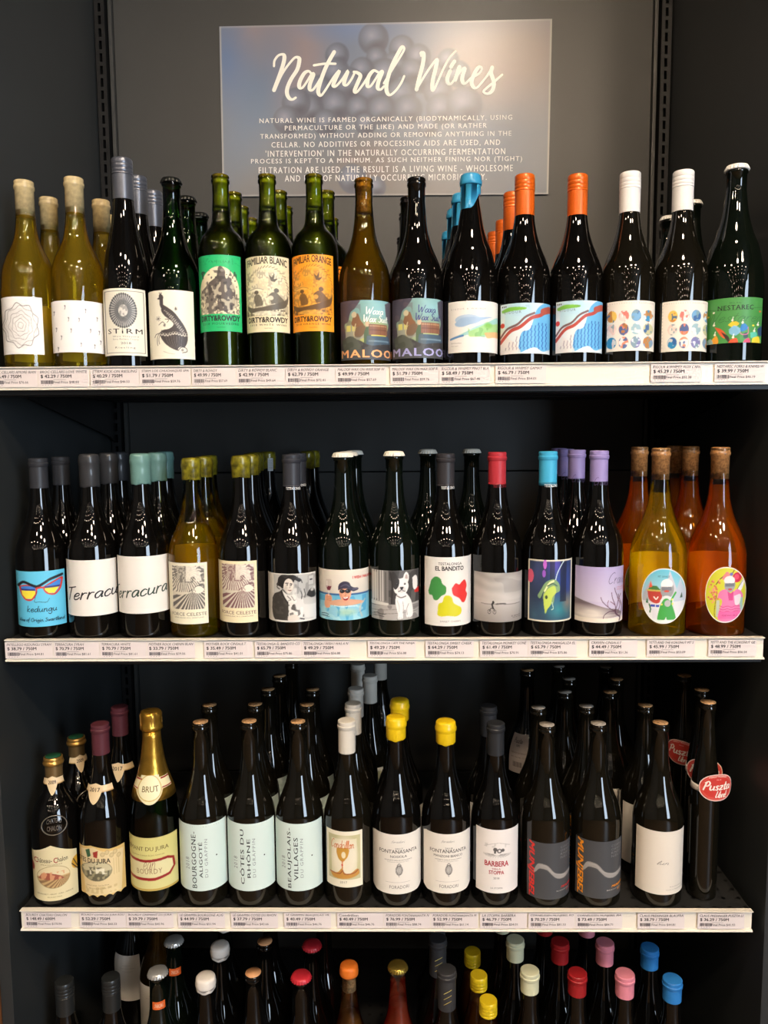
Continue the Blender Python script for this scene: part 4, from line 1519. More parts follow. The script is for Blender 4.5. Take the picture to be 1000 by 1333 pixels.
def art_sung(c):
    c.rect(0, 0, 1, 1, (96, 190, 224))
    c.put(c.nz(3, 3) * .15, (70, 170, 210))
    c.poly([(.05, .27), (.2, .24), (.36, .27), (.42, .32), (.4, .42), (.3, .52), (.18, .52), (.09, .42)], (198, 60, 52), 1, True)
    c.poly([(.54, .28), (.7, .21), (.94, .13), (.95, .22), (.9, .35), (.78, .44), (.64, .42), (.56, .36)], (198, 60, 52), 1, True)
    c.poly([(.09, .28), (.22, .26), (.37, .29), (.38, .38), (.3, .49), (.19, .49), (.11, .4)], (64, 130, 210), 1, True)
    c.poly([(.57, .28), (.7, .24), (.90, .17), (.9, .25), (.86, .34), (.77, .41), (.66, .40), (.58, .34)], (64, 130, 210), 1, True)
    lm = c.pmask([(.09, .28), (.37, .28), (.38, .40), (.3, .49), (.18, .49), (.11, .42)]) | c.pmask([(.57, .28), (.9, .17), (.9, .28), (.77, .41), (.65, .40), (.58, .34)])
    c.put((lm & (c.Y > .34 - .04 * (c.X > .5))).astype(float), (236, 220, 70))
    c.put((lm & (c.Y < .345 - .04 * (c.X > .5)) & (c.Y > .315 - .04 * (c.X > .5))).astype(float), (60, 50, 120))
    c.line([(.04, .26), (.15, .19), (.3, .24), (.42, .27), (.55, .22), (.7, .15), (.95, .09)], .045, (34, 32, 38))
    c.line([(.42, .3), (.5, .29), (.56, .3)], .03, (198, 60, 52))
    c.line([(.42, .34), (.36, .5), (.36, .55), (.46, .55), (.6, .56), (.66, .5)], .008, (40, 60, 80))


def ink_sung(p):
    p.hand('kedungu', (.20, .62, .80, .775), .0011, (16, 34, 52), .1)
    p.hand('Wine of Origin Swartland', (.04, .84, .95, .93), .0008, (20, 40, 60), .1)


def foil(c, L=.058, line=None, rough=.42):
    return lambda t, rn, H, rf: cap_foil(t, rn, H, c, L, rough, line=line)


def wax(c, L=.050, g=.0024, seed=2, noise=0, dark=None, drip=0, rough=.45):
    return lambda t, rn, H, rf: cap_wax(t, rn, H, c, L, g, drip, rough, seed, noise, dark)


bottle(1, 46, 597, 'burg2', .0412, 'black', foil((58, 60, 66)), 'dark bottle with charcoal foil capsule', 'with the blue sunglasses label', ((15.5, 82, 744, 816), (96, 190, 224), art_sung, ink_sung), backs=((76, 1),))


def ink_terra(k):
    def f(p):
        if k == 0:
            p.hand('Terracura', (.04, .49, 1.12, .72), .0018, (34, 32, 34), .25, 1.4, .10)
        else:
            p.hand('Terracura', (-.14, .53, .95, .76), .0018, (54, 72, 62), .25, 1.4, .13)
    return f


bottle(1, 107.5, 592, 'burg2', .0414, 'black', wax((60, 61, 64), .052), 'dark bottle dipped in black wax', 'with the plain off-white scrawl label', ((79, 144.5, 729.5, 802), (226, 222, 215), None, ink_terra(0)), backs=((135, 1), (155, 2)))
bottle(1, 173.5, 591.5, 'burg2', .0414, 'black', wax((98, 136, 130), .048, .0027), 'dark bottle dipped in teal wax', 'with the plain off-white scrawl label', ((144.5, 211, 724.5, 799), (226, 222, 215), None, ink_terra(1)), backs=((197, 1), (217, 2)))


def art_field(ink, bg):
    def f(c):
        c.rect(0, 0, 1, 1, bg)
        c.rect(.09, .05, .92, .76, (216, 208, 190))
        m0 = (c.X > .09) & (c.X < .92) & (c.Y > .05) & (c.Y < .76)
        sky = m0 & (c.Y < .48)
        a = np.arctan2(c.Y - .1, c.X - .4)
        c.put((sky & (np.sin(a * 44 + c.nz(9, 2) * 6) > .1)) * .75, ink)
        c.mottle(.09, .05, .92, .32, ink, .6, 26, 3, .58, sky)
        c.mottle(.09, .05, .92, .3, (230, 224, 208), .8, 8, 7, .62, sky)
        c.put((m0 & (c.Y > .47)) * 1.0, (206, 198, 180))
        vx, vy = .62, .40
        b_ = np.arctan2(c.Y - vy, c.X - vx)
        c.put((m0 & (c.Y > .49 + .03 * np.sin(c.X * 6)) & (np.sin(b_ * 34) > -.25)) * .92, ink)
        c.line([(.5, .47), (.62, .42), (.72, .38), (.86, .37), (.92, .45)], .012, ink)
        c.ell(.75, .44, .14, .06, (224, 217, 200)); c.line([(.62, .45), (.68, .39), (.8, .375), (.9, .42)], .014, ink)
        c.line([(.66, .44), (.68, .47)], .012, ink)
    return f


def ink_field(k):
    def f(p):
        p.text('FORCE CELESTE', (.07, .81, .96, .865), k, bold=.01)
        p.text('CHENIN BLANC W.O. SWARTLAND', (.12, .885, .88, .905), k)
    return f


ow = lambda t, rn, H, rf: cap_wax(t, rn, H, (136, 128, 30), .034, .0019, 0, .3, 4, .45, (64, 60, 16))
bottle(1, 241, 597, 'burg2', .0405, 'yolive', ow, 'yellow-olive bottle with mottled olive wax', 'with the grey ploughed field label', ((213.5, 263, 733, 812.5), (228, 222, 190), art_field((84, 80, 76), (228, 222, 196)), ink_field((110, 104, 90))),
       backs=((260, 1), (274, 2)), wine='olivey', fill=.63, backlab=(.50, .06, (226, 214, 150)))
bottle(1, 306, 594, 'burg2', .0400, 'black', ow, 'dark bottle with mottled olive wax', 'with the maroon ploughed field label', ((278, 327.5, 730.5, 810.5), (230, 218, 176), art_field((112, 74, 78), (230, 218, 182)), ink_field((120, 90, 84))),
       backs=((295, 1), (323, 2), (333, 3), (349, 4), (400, 4), (407, 5)))


def art_man(c):
    c.grad(-.01, 1.01, (178, 178, 175), (206, 205, 200))
    c.put(c.nz(5, 3) * .5, (160, 160, 157)); c.rect(.0, .0, .12, 1, (216, 213, 206))
    c.ell(.85, .85, .5, .4, (214, 213, 210), .7, 0, 1)
    c.mottle(.55, .0, 1, .5, (110, 110, 110), .45, 16, 5, .60); c.mottle(.5, .3, 1, 1, (226, 225, 222), .5, 9, 12, .6)
    c.rect(.83, .05, .97, .27, (150, 150, 148)); c.rect(.85, .07, .95, .25, (190, 190, 188)); c.rect(.87, .13, .93, .16, (70, 70, 70)); c.line([(.62, .05), (.625, .3)], .012, (110, 110, 110))
    c.poly([(.80, .46), (.84, .38), (.90, .33), (.97, .36), (.99, .50), (.90, .52)], (48, 48, 48), 1, True); c.ell(.92, .36, .035, .03, (180, 178, 174))
    c.line([(.68, .36), (.70, .44), (.69, .52)], .02, (80, 80, 80)); c.line([(.75, .33), (.77, .42), (.76, .5)], .02, (80, 80, 80))
    # jacket, lapel, shirt and scarf
    c.poly([(.09, .52), (.14, .42), (.24, .37), (.31, .32), (.40, .42), (.49, .52), (.55, .66), (.56, .82), (.52, .94), (.30, .98), (.13, .96), (.08, .78)], (60, 57, 54), 1, True)
    c.put((c.pmask([(.09, .4), (.55, .4), (.56, .96), (.08, .96)]) & (c.nz(24, 6) > .62) & (c.C[..., 0] < 80)) * .3, (100, 97, 92))
    c.line([(.28, .37), (.34, .50), (.42, .62), (.44, .72)], .025, (34, 32, 32))
    c.poly([(.29, .33), (.36, .40), (.44, .44), (.54, .43), (.58, .50), (.50, .58), (.42, .58), (.34, .47)], (222, 220, 214), 1, True)
    c.line([(.40, .46), (.46, .52), (.50, .60)], .018, (120, 118, 114)); c.line([(.48, .46), (.52, .52), (.54, .60)], .014, (120, 118, 114))
    # bouquet and cuff
    c.mottle(.42, .54, .72, .90, (228, 226, 220), .95, 16, 5, .38); c.mottle(.42, .54, .74, .90, (90, 88, 84), .75, 22, 7, .58)
    c.poly([(.40, .88), (.52, .84), (.62, .88), (.60, .97), (.42, .98)], (216, 208, 198), 1, True); c.line([(.66, .93), (.74, .95)], .02, (50, 48, 48))
    # face, features, tousled hair
    c.poly([(.33, .12), (.42, .08), (.50, .14), (.53, .24), (.50, .34), (.44, .40), (.37, .36), (.32, .26)], (220, 212, 202), 1, True)
    c.ell(.37, .30, .06, .10, (176, 168, 158), .6, 0, .8)
    c.line([(.37, .195), (.42, .19)], .016, (50, 46, 44)); c.line([(.46, .20), (.50, .21)], .016, (50, 46, 44)); c.ell(.40, .225, .015, .014, (40, 36, 36)); c.ell(.48, .235, .014, .014, (40, 36, 36))
    c.line([(.45, .22), (.46, .28), (.44, .29)], .009, (140, 130, 120)); c.line([(.42, .335), (.46, .345), (.48, .335)], .014, (120, 84, 80))
    c.poly([(.20, .18), (.22, .09), (.28, .03), (.38, .0), (.50, .01), (.60, .06), (.69, .14), (.64, .17), (.56, .13), (.53, .18), (.49, .12), (.42, .10), (.36, .14), (.33, .22), (.31, .31), (.25, .27), (.18, .24)], (38, 36, 36), 1, True)
    for t in ([(.60, .08), (.68, .12), (.71, .19)], [(.22, .2), (.19, .28), (.24, .32)], [(.30, .04), (.36, .07), (.42, .04)]):
        c.line(t, .018, (58, 55, 54))
    c.rect(0, .965, 1, 1, (218, 216, 210)); c.rect(0, 0, .025, 1, (222, 220, 214)); c.rect(0, 0, 1, .02, (222, 220, 214))


tl = (200, 200, 200)
bottle(1, 373, 592, 'burg2', .0412, 'black', foil((66, 68, 76), .055, (72, 74, 84)), 'dark bottle with slate foil capsule', 'with the man in a jacket label', ((340, 405, 747, 810), (200, 200, 196), art_man, None), backs=((382, 1),),
       extra=lambda t, rn, H, rf, av: neck_text(t, rn, H, 'TESTALONGA', av, .0565, (214, 214, 214)))


def art_swim(c):
    c.grad(-.01, .5, (224, 216, 202), (204, 198, 188))
    c.grad(.47, 1.01, (86, 164, 200), (120, 190, 212)); c.rect(0, .468, 1, .505, (40, 88, 144))
    c.put(c.nz(5, 6) * (c.Y > .5) * .6, (150, 206, 222)); c.mottle(0, .52, 1, 1, (56, 146, 196), .6, 9, 2, .6); c.mottle(0, .62, 1, 1, (186, 222, 226), .55, 13, 4, .68)
    c.poly([(.10, .70), (.24, .62), (.42, .58), (.60, .58), (.80, .62), (.88, .67), (.7, .70), (.4, .71)], (216, 160, 128), .95, True)
    c.ell(.55, .84, .24, .10, (176, 206, 176), .8, 0, .7); c.line([(.3, .71), (.45, .73), (.6, .72), (.75, .73)], .012, (214, 232, 234), .8)
    # face
    c.poly([(.40, .36), (.46, .30), (.58, .31), (.63, .40), (.62, .52), (.57, .61), (.50, .64), (.44, .58), (.40, .48)], (218, 158, 126), 1, True)
    c.ell(.43, .5, .03, .08, (190, 124, 98), .6, 0, .8)
    c.poly([(.46, .53), (.52, .545), (.58, .52), (.565, .585), (.52, .605), (.475, .58)], (150, 40, 44), 1, True); c.poly([(.47, .535), (.52, .55), (.575, .525), (.56, .555), (.52, .57), (.48, .56)], (244, 240, 234))
    c.line([(.51, .44), (.53, .50), (.50, .51)], .010, (180, 116, 92))
    c.poly([(.38, .40), (.385, .31), (.43, .25), (.51, .225), (.59, .25), (.63, .32), (.69, .355), (.76, .365), (.77, .40), (.68, .43), (.62, .41), (.56, .375), (.48, .37), (.42, .385)], (54, 50, 70), 1, True)
    c.line([(.43, .33), (.52, .29), (.60, .33)], .010, (90, 86, 108)); c.line([(.66, .385), (.76, .385)], .012, (96, 92, 112))
    c.ell(.455, .42, .05, .038, (26, 24, 26)); c.ell(.565, .42, .055, .04, (26, 24, 26)); c.line([(.48, .41), (.54, .41)], .014, (26, 24, 26)); c.ell(.44, .41, .015, .012, (110, 120, 130)); c.ell(.55, .41, .015, .012, (110, 120, 130))
    # hand with the wine glass
    c.poly([(.12, .60), (.13, .52), (.19, .49), (.25, .53), (.25, .62), (.20, .66), (.22, .74), (.14, .77), (.11, .70)], (216, 156, 122), 1, True)
    for y in (.54, .575, .61):
        c.line([(.15, y), (.24, y + .005)], .006, (176, 112, 86))
    c.line([(.195, .40), (.195, .52)], .012, (230, 226, 220)); c.poly([(.145, .20), (.25, .20), (.255, .34), (.22, .41), (.17, .41), (.14, .34)], (196, 184, 174), .9, True); c.poly([(.145, .33), (.25, .33), (.22, .41), (.17, .41)], (104, 34, 52)); c.line([(.165, .23), (.165, .35)], .010, (236, 232, 226))
    c.line([(.90, .62), (.82, .72), (.80, .82), (.84, .95)], .03, (206, 190, 176), .6)
    c.line([(.05, .90), (.12, .88), (.19, .90)], .010, (36, 56, 84)); c.line([(.04, .94), (.12, .935), (.2, .94)], .008, (36, 56, 84)); c.rect(.05, .915, .17, .922, (36, 56, 84))


cc = lambda t, rn, H, rf: cap_crown(t, rn, H, (226, 222, 208), .35, 0)
bottle(1, 439.5, 590, 'burg', .0412, 'greenblack', cc, 'dark sparkling bottle with cream crown cap', 'with the laughing swimmer label', ((408, 476, 742, 807.5), (210, 206, 196), art_swim, lambda p: p.text('I WISH I WAS A NINJA', (.66, .125, 1.06, .20), (206, 50, 44), bold=.03)), backs=((453, 1), (461, 2)), rn=.0139)


def art_dog(c):
    c.grad(-.01, 1.01, (150, 148, 146), (172, 168, 164))
    for i in range(10):
        c.rect(i * .026, 0, i * .026 + .013, .62, (218, 216, 212) if i % 2 else (112, 110, 108))
    c.rect(.02, .04, .12, .58, (206, 204, 200), .6); c.rect(.26, .0, .36, .66, (120, 118, 116)); c.line([(.30, .04), (.30, .6)], .02, (84, 82, 80), 1, False)
    c.poly([(0, .62), (.4, .66), (.4, .74), (0, .70)], (208, 206, 200)); c.rect(0, .70, .42, .725, (110, 106, 104))
    c.rect(.36, 0, 1, .68, (66, 64, 64)); c.mottle(.36, 0, 1, .7, (104, 102, 100), .6, 8, 4, .55); c.line([(.40, .05), (.44, .3), (.42, .66)], .03, (44, 42, 42))
    c.poly([(.86, .16), (.93, .12), (.97, .20), (.96, .40), (.88, .38)], (226, 224, 220), 1, True); c.poly([(.90, .43), (1, .37), (1.02, .47), (.92, .47)], (190, 44, 40), 1, True)
    c.poly([(0, .72), (1, .66), (1, 1), (0, 1)], (170, 166, 162)); c.mottle(0, .70, 1, 1, (106, 102, 100), .6, 10, 6, .55)
    for y in (.78, .86):
        c.line([(.0, y + .04), (.5, y), (1, y - .02)], .007, (96, 92, 90), .8)
    # body with chest, haunch and front legs
    c.poly([(.52, .50), (.60, .43), (.70, .44), (.78, .52), (.84, .64), (.87, .80), (.86, .93), (.78, .965), (.73, .93), (.72, .80), (.67, .82), (.655, .96), (.60, .985), (.545, .97), (.555, .88), (.52, .74), (.50, .62)], (228, 226, 223), 1, True)
    c.line([(.655, .62), (.67, .74), (.66, .86)], .012, (150, 147, 144)); c.line([(.78, .68), (.74, .78), (.75, .90)], .014, (160, 157, 154)); c.line([(.54, .60), (.58, .72), (.575, .84)], .010, (176, 173, 170))
    for x in (.565, .59, .62, .77, .80, .83):
        c.line([(x, .945), (x, .975)], .006, (110, 106, 104), 1, False)
    c.ell(.62, .60, .08, .07, (244, 242, 240), .7, 0, .8); c.line([(.54, .505), (.62, .545), (.72, .52)], .022, (120, 116, 114))
    # head: dark left half, pale blaze, bat ears, muzzle
    c.poly([(.46, .34), (.45, .22), (.50, .15), (.60, .16), (.68, .15), (.75, .22), (.78, .32), (.74, .43), (.66, .49), (.56, .48), (.49, .43)], (226, 224, 221), 1, True)
    c.poly([(.44, .20), (.42, .08), (.46, .02), (.53, .09), (.54, .18)], (52, 50, 50), 1, True); c.poly([(.66, .17), (.69, .07), (.74, .03), (.79, .12), (.76, .24)], (224, 222, 219), 1, True); c.poly([(.70, .16), (.72, .09), (.75, .09), (.76, .17)], (176, 160, 156), 1, True)
    c.poly([(.45, .32), (.45, .21), (.50, .155), (.575, .165), (.585, .25), (.56, .33), (.50, .38)], (56, 54, 54), 1, True)
    c.ell(.54, .27, .022, .02, (14, 14, 14)); c.ell(.535, .262, .006, .006, (220, 220, 220)); c.ell(.70, .27, .022, .02, (20, 20, 20)); c.ell(.695, .262, .006, .006, (220, 220, 220))
    c.ell(.635, .38, .085, .065, (204, 200, 197)); c.poly([(.60, .33), (.67, .33), (.66, .37), (.635, .385), (.61, .37)], (30, 28, 28), 1, True); c.line([(.56, .42), (.60, .41), (.635, .385), (.67, .41), (.71, .42)], .012, (70, 66, 66))
    c.line([(.04, .88), (.12, .865), (.2, .885), (.3, .88)], .009, (50, 48, 48)); c.line([(.04, .93), (.14, .92), (.26, .935)], .009, (50, 48, 48))


bottle(1, 506.5, 588.5, 'burg', .0412, 'greenblack', cc, 'dark sparkling bottle with cream crown cap', 'with the sitting white dog label', ((474, 545, 743, 807.5), (190, 188, 186), art_dog, None, {'span': (-1.15, 1.2)}), backs=((558, 1.8), (613, 2)), rn=.0139)


def art_blots(c):
    c.poly([(.08, .50), (.12, .4), (.15, .33), (.24, .28), (.34, .31), (.38, .38), (.46, .43), (.45, .52), (.36, .56), (.28, .62), (.2, .62), (.16, .56), (.1, .55)], (64, 140, 70), 1, True)
    c.poly([(.58, .45), (.66, .38), (.74, .40), (.8, .36), (.86, .34), (.9, .42), (.88, .5), (.91, .56), (.86, .66), (.8, .66), (.74, .60), (.62, .55), (.59, .5)], (214, 52, 48), 1, True)
    c.poly([(.28, .78), (.3, .68), (.38, .65), (.42, .57), (.5, .55), (.58, .58), (.62, .66), (.7, .7), (.78, .74), (.78, .82), (.68, .86), (.5, .85), (.36, .86), (.28, .84)], (204, 200, 34), 1, True)


def ink_blots(p):
    p.text('TESTALONGA', (.29, .075, .79, .115), (60, 56, 52), bold=.01)
    p.text('EL BANDITO', (.23, .13, .83, .195), (46, 42, 40), bold=.03)
    p.text('SWEET CHEEKS', (.33, .92, .77, .945), (120, 114, 110))




bottle(1, 576, 591, 'burg2', .0412, 'black', foil((64, 62, 66), .055, (66, 64, 68)), 'dark bottle with grey foil capsule', 'with the three colour blots label', ((549, 609, 725.5, 815), (224, 221, 216), art_blots, ink_blots),
       extra=lambda t, rn, H, rf, av: neck_text(t, rn, H, 'TESTALONGA', av, .0565))


def art_bike(c):
    c.grad(-.01, .62, (150, 146, 142), (186, 182, 178)); c.grad(.62, 1.02, (178, 172, 168), (142, 136, 132))
    m = c.nz(2.5, 6)
    c.put(np.clip((np.sin(c.Y * 26 + m * 7) * .5 + .5), 0, 1) * (c.Y < .55) * .35, (206, 202, 198))
    c.mottle(0, .1, 1, .4, (130, 126, 124), .3, 4, 3, .5)
    c.line([(.15, .63), (.3, .635), (.55, .63), (.75, .64), (.95, .635)], .012, (110, 106, 104), .8); c.line([(.46, .63), (.6, .62), (.66, .63)], .022, (90, 86, 84))
    for x in (.32, .43):
        c.ell(x, .79, .036, .036 / c.asp, (50, 48, 48)); c.ell(x, .79, .028, .028 / c.asp, (164, 158, 154))
    c.line([(.32, .79), (.36, .72), (.42, .73), (.43, .79)], .012, (50, 48, 48)); c.line([(.40, .72), (.38, .64), (.41, .60)], .032, (44, 42, 42)); c.ell(.4, .585, .018, .02, (40, 38, 38))


bottle(1, 641, 589, 'burg2', .0412, 'black', foil((172, 48, 58), .055, (160, 42, 52)), 'dark bottle with red foil capsule', 'with the grey lone cyclist label', ((611, 673, 746, 810), (170, 166, 162), art_bike, lambda p: (p.text('EL BANDITO', (.78, .87, .97, .90), (60, 56, 54)), p.text('TESTALONGA', (.8, .91, .97, .93), (60, 56, 54)))),
       extra=lambda t, rn, H, rf, av: neck_text(t, rn, H, 'TESTALONGA', av, .0565, (120, 30, 38)))


def art_pig(c):
    c.rect(0, 0, 1, 1, (226, 218, 198))
    def in_(m):
        return m & (c.X > .03) & (c.X < .97) & (c.Y > .025) & (c.Y < .975)
    B = in_(np.ones(c.X.shape, bool))
    c.put(B * 1., (46, 58, 84))
    for a in ((.75, .35, .4, .5, (40, 70, 160)), (.6, .08, .25, .2, (80, 60, 170)), (.2, .2, .2, .4, (60, 70, 110)), (.7, .8, .5, .3, (50, 130, 140)), (.15, .9, .3, .3, (60, 90, 110)), (.9, .7, .15, .2, (130, 120, 110))):
        c.put(B * np.clip(1 - np.sqrt(((c.X - a[0]) / a[2]) ** 2 + ((c.Y - a[1]) / a[3]) ** 2), 0, 1), a[4])
    c.put(B * (np.abs(c.X - .55) < .06) * (c.Y < .4) * .6, (30, 30, 40)); c.put(B * (np.abs(c.X - .80) < .07) * (c.Y < .68) * .7, (26, 30, 46))
    c.ell(.05, .27, .075, .11, (214, 90, 120)); c.ell(.38, .07, .04, .08, (190, 100, 200)); c.ell(.36, .22, .04, .06, (150, 90, 190))
    c.line([(.62, .34), (.66, .22), (.74, .1), (.8, .03)], .02, (190, 210, 220))
    c.poly([(.28, .5), (.4, .36), (.58, .31), (.7, .38), (.72, .5), (.62, .55), (.58, .7), (.48, .72), (.42, .86), (.38, .84), (.42, .7), (.34, .62), (.36, .5), (.28, .62), (.22, .58)], (126, 158, 110), 1, True)
    c.poly([(.36, .56), (.46, .46), (.6, .42), (.64, .52), (.56, .6), (.52, .72), (.44, .8), (.40, .85), (.36, .7)], (186, 206, 90), 1, True)
    c.line([(.38, .5), (.48, .38), (.58, .34)], .035, (226, 230, 170)); c.line([(.44, .42), (.56, .38), (.66, .42)], .02, (60, 90, 80))
    c.line([(.55, .68), (.58, .78), (.54, .8)], .016, (180, 210, 190)); c.ell(.42, .6, .03, .03, (50, 70, 50))


bottle(1, 709.5, 588, 'burg2', .0400, 'black', foil((66, 168, 208), .055, (44, 120, 150)), 'dark bottle with sky-blue foil capsule', 'with the dark blue animal painting label', ((683.5, 743, 729, 809.5), (226, 218, 198), art_pig, None),
       extra=lambda t, rn, H, rf, av: neck_text(t, rn, H, 'TESTALONGA', av, .0565, (226, 230, 230)))


def art_craven(c):
    c.grad(-.01, .62, (170, 158, 200), (196, 188, 210))
    c.poly([(-.02, .57), (.2, .62), (.45, .68), (.7, .74), (.9, .78), (.9, .9), (-.02, .9)], (112, 98, 104), 1, True)
    c.ell(.3, .84, .6, .18, (222, 214, 204), .9, 0, .7); c.ell(.1, .76, .2, .1, (170, 160, 160), .6, 0, .8)
    c.rect(0, .92, 1, 1, (226, 216, 200)); c.put((c.Y > .85) * .5 * c.nz(3, 2), (226, 216, 204))
    d = (78, 46, 66)
    T = [[(.93, .98), (.94, .92), (.86, .85), (.83, .78)], [(.83, .8), (.7, .72), (.58, .62), (.54, .54)], [(.86, .85), (.84, .7), (.78, .56), (.76, .46)], [(.85, .78), (.9, .6), (.84, .45), (.82, .38)], [(.94, .92), (.98, .75), (.93, .6), (.9, .5)], [(.84, .8), (.72, .8), (.62, .86), (.6, .92)], [(.88, .84), (.94, .7), (.88, .55)], [(.7, .72), (.68, .66), (.7, .6)], [(.84, .7), (.8, .66), (.74, .62)], [(.9, .6), (.95, .5)]]
    for i, t in enumerate(T):
        c.line(t, .022 if i == 0 else .012, d if i < 6 else (120, 80, 96))
    for t in ((.62, .38), (.76, .3)):
        pass


pu = (150, 136, 190)
bottle(1, 776, 587, 'burg2', .0412, 'black', foil(pu, .060, None), 'dark bottle with lilac foil capsule', 'with the lilac bare-tree label', ((744.5, 811, 738.5, 811), (190, 180, 206), art_craven, lambda p: (p.hand('Craven', (.70, .10, 1.12, .30), .0007, (70, 60, 90), .3), p.text('CINSAULT', (.86, .36, 1.0, .385), (200, 90, 110)), p.text('STELLENBOSCH', (.86, .40, 1.02, .42), (200, 90, 110)))),
       backs=((751, 1), (737, 2), (728, 3)), extra=lambda t, rn, H, rf, av: neck_hand(t, rn, H))




def cap_yet(t, rn, H, rf):
    lathe('cork', [(rn - .0018, H - .050), (rn - .0018, H + .0005), (.0001, H + .0006)], M_CORK, t, 28)
    lathe('wax_film', prof_lip(rn, H, .05, .0004)[:-1], mat('cork_film', (176, 126, 78), .2, noise=.3, nscale=260), t, 36)


def art_yet1(c):
    c.rect(0, 0, 1, 1, (226, 230, 234))
    c.grad(-.01, .6, (96, 186, 208), (190, 214, 224))
    c.put((c.Y > .3) * .3 * c.nz(6, 2), (160, 190, 210))
    c.poly([(.05, .45), (.2, .22), (.35, .5), (.4, .6), (0, .7)], (176, 176, 184), .9)
    c.poly([(.5, .5), (.62, .04), (.72, .24), (.84, .5)], (196, 196, 206)); c.poly([(.7, .6), (.86, .18), (1, .5), (1, .9), (.8, .9)], (186, 196, 212))
    c.rect(0, .6, 1, 1, (222, 222, 224), .8)
    c.poly([(.13, .42), (.3, .37), (.44, .42), (.46, .52), (.4, .62), (.28, .63), (.17, .56)], (184, 66, 56), 1, True)
    c.poly([(.14, .40), (.2, .32), (.34, .32), (.44, .40)], (70, 120, 64)); c.rect(.12, .39, .46, .42, (200, 180, 90)); c.poly([(.16, .36), (.2, .24), (.24, .34)], (230, 90, 60))
    c.line([(.28, .52), (.33, .56), (.37, .52)], .025, (240, 236, 230))
    c.rect(.26, .74, .36, .92, (216, 214, 222)); c.rect(.21, .66, .31, .7, (60, 80, 180)); c.rect(.33, .66, .43, .7, (60, 80, 180)); c.line([(.18, .66), (.21, .74), (.2, .8)], .03, (60, 110, 70))
    c.ell(.57, .38, .15, .16, (150, 150, 152)); c.ell(.56, .29, .13, .10, (230, 228, 226)); c.rect(.45, .33, .67, .40, (120, 122, 128)); c.ell(.56, .41, .06, .018, (210, 80, 60))
    c.poly([(.42, .58), (.5, .5), (.62, .5), (.72, .58), (.72, .9), (.4, .9)], (214, 216, 216), 1, True)
    c.poly([(.42, .68), (.5, .56), (.6, .55), (.7, .68), (.78, .93), (.6, .93), (.56, .88), (.52, .93), (.37, .93)], (66, 160, 70), 1, True)
    c.line([(.76, .44), (.68, .56), (.66, .66)], .04, (66, 160, 70)); c.ell(.59, .63, .07, .06, (176, 176, 178)); c.ell(.46, .65, .018, .018, (236, 226, 90)); c.ell(.69, .56, .018, .018, (236, 226, 90)); c.ell(.70, .64, .018, .018, (236, 226, 90))
    c.poly([(.1, .64), (.13, .54), (.16, .64)], (50, 110, 70)); c.poly([(.86, .54), (.9, .44), (.92, .54)], (60, 90, 80))
    c.rect(0, .93, 1, 1, (216, 226, 222), .9)


def art_yet2(c):
    c.rect(0, 0, 1, 1, (206, 206, 60))
    c.put(c.nz(3, 2) * .2, (190, 186, 50))
    c.line([(.7, .04), (.62, .13), (.5, .14), (.35, .22), (.26, .32)], .016, (60, 44, 40))
    for x, y in ((.48, .16), (.52, .12), (.45, .2), (.56, .16)):
        c.ell(x, y, .05, .035, (214, 130, 130))
    c.ell(.62, .13, .04, .03, (110, 100, 170))
    r = random.Random(3)
    for i in range(46):
        x, y = r.gauss(.22, .06), r.gauss(.48, .10)
        c.ell(x, y, .022, .018, (206, 110, 96) if i % 3 else (226, 150, 130))
    c.line([(.28, .5), (.24, .8), (.26, .9)], .016, (110, 90, 50))
    c.ell(.76, .19, .11, .09, (190, 46, 70)); c.ell(.75, .18, .06, .05, (220, 80, 110))
    c.poly([(.78, .42), (.86, .28), (.94, .22), (.92, .34), (.84, .46)], (228, 228, 234), 1, True); c.line([(.77, .4), (.9, .26)], .01, (60, 60, 80))
    c.rect(.28, .6, .36, .9, (180, 190, 180)); c.rect(.84, .5, .92, .86, (150, 190, 180))
    c.ell(.59, .32, .13, .13, (150, 152, 156)); c.ell(.58, .24, .13, .08, (226, 222, 224)); c.rect(.48, .29, .7, .35, (110, 114, 120)); c.ell(.6, .40, .05, .018, (200, 70, 70))
    c.poly([(.3, .55), (.36, .44), (.5, .4), (.62, .48), (.76, .4), (.88, .46), (.92, .56), (.82, .58), (.86, .95), (.34, .95), (.42, .62)], (222, 120, 170), 1, True)
    c.poly([(.54, .44), (.62, .47), (.68, .43), (.68, .6), (.58, .6)], (206, 66, 130)); c.poly([(.7, .52), (.86, .5), (.84, .66), (.74, .68)], (226, 220, 226), .9, True)
    for y in (.70, .75, .79):
        c.line([(.36, y), (.45, y + .02), (.55, y), (.65, y + .02), (.75, y), (.86, y + .015)], .014, (200, 70, 130))
    c.rect(.34, .80, .86, .93, (228, 96, 160), .8)


def oval(x):
    return .5 * math.sqrt(max(0, 1 - abs(2 * x - 1) ** 2.2))


OV = {'top': lambda x: .5 - oval(x), 'bot': lambda x: .5 + oval(x), 'name': 'label'}


def art_rim(inner):
    def f(c):
        inner(c)
        d = np.sqrt(np.abs(2 * c.X - 1) ** 2.2 + np.abs(2 * c.Y - 1) ** 2)
        c.put((d > .965) * 1., (232, 228, 216))
    return f


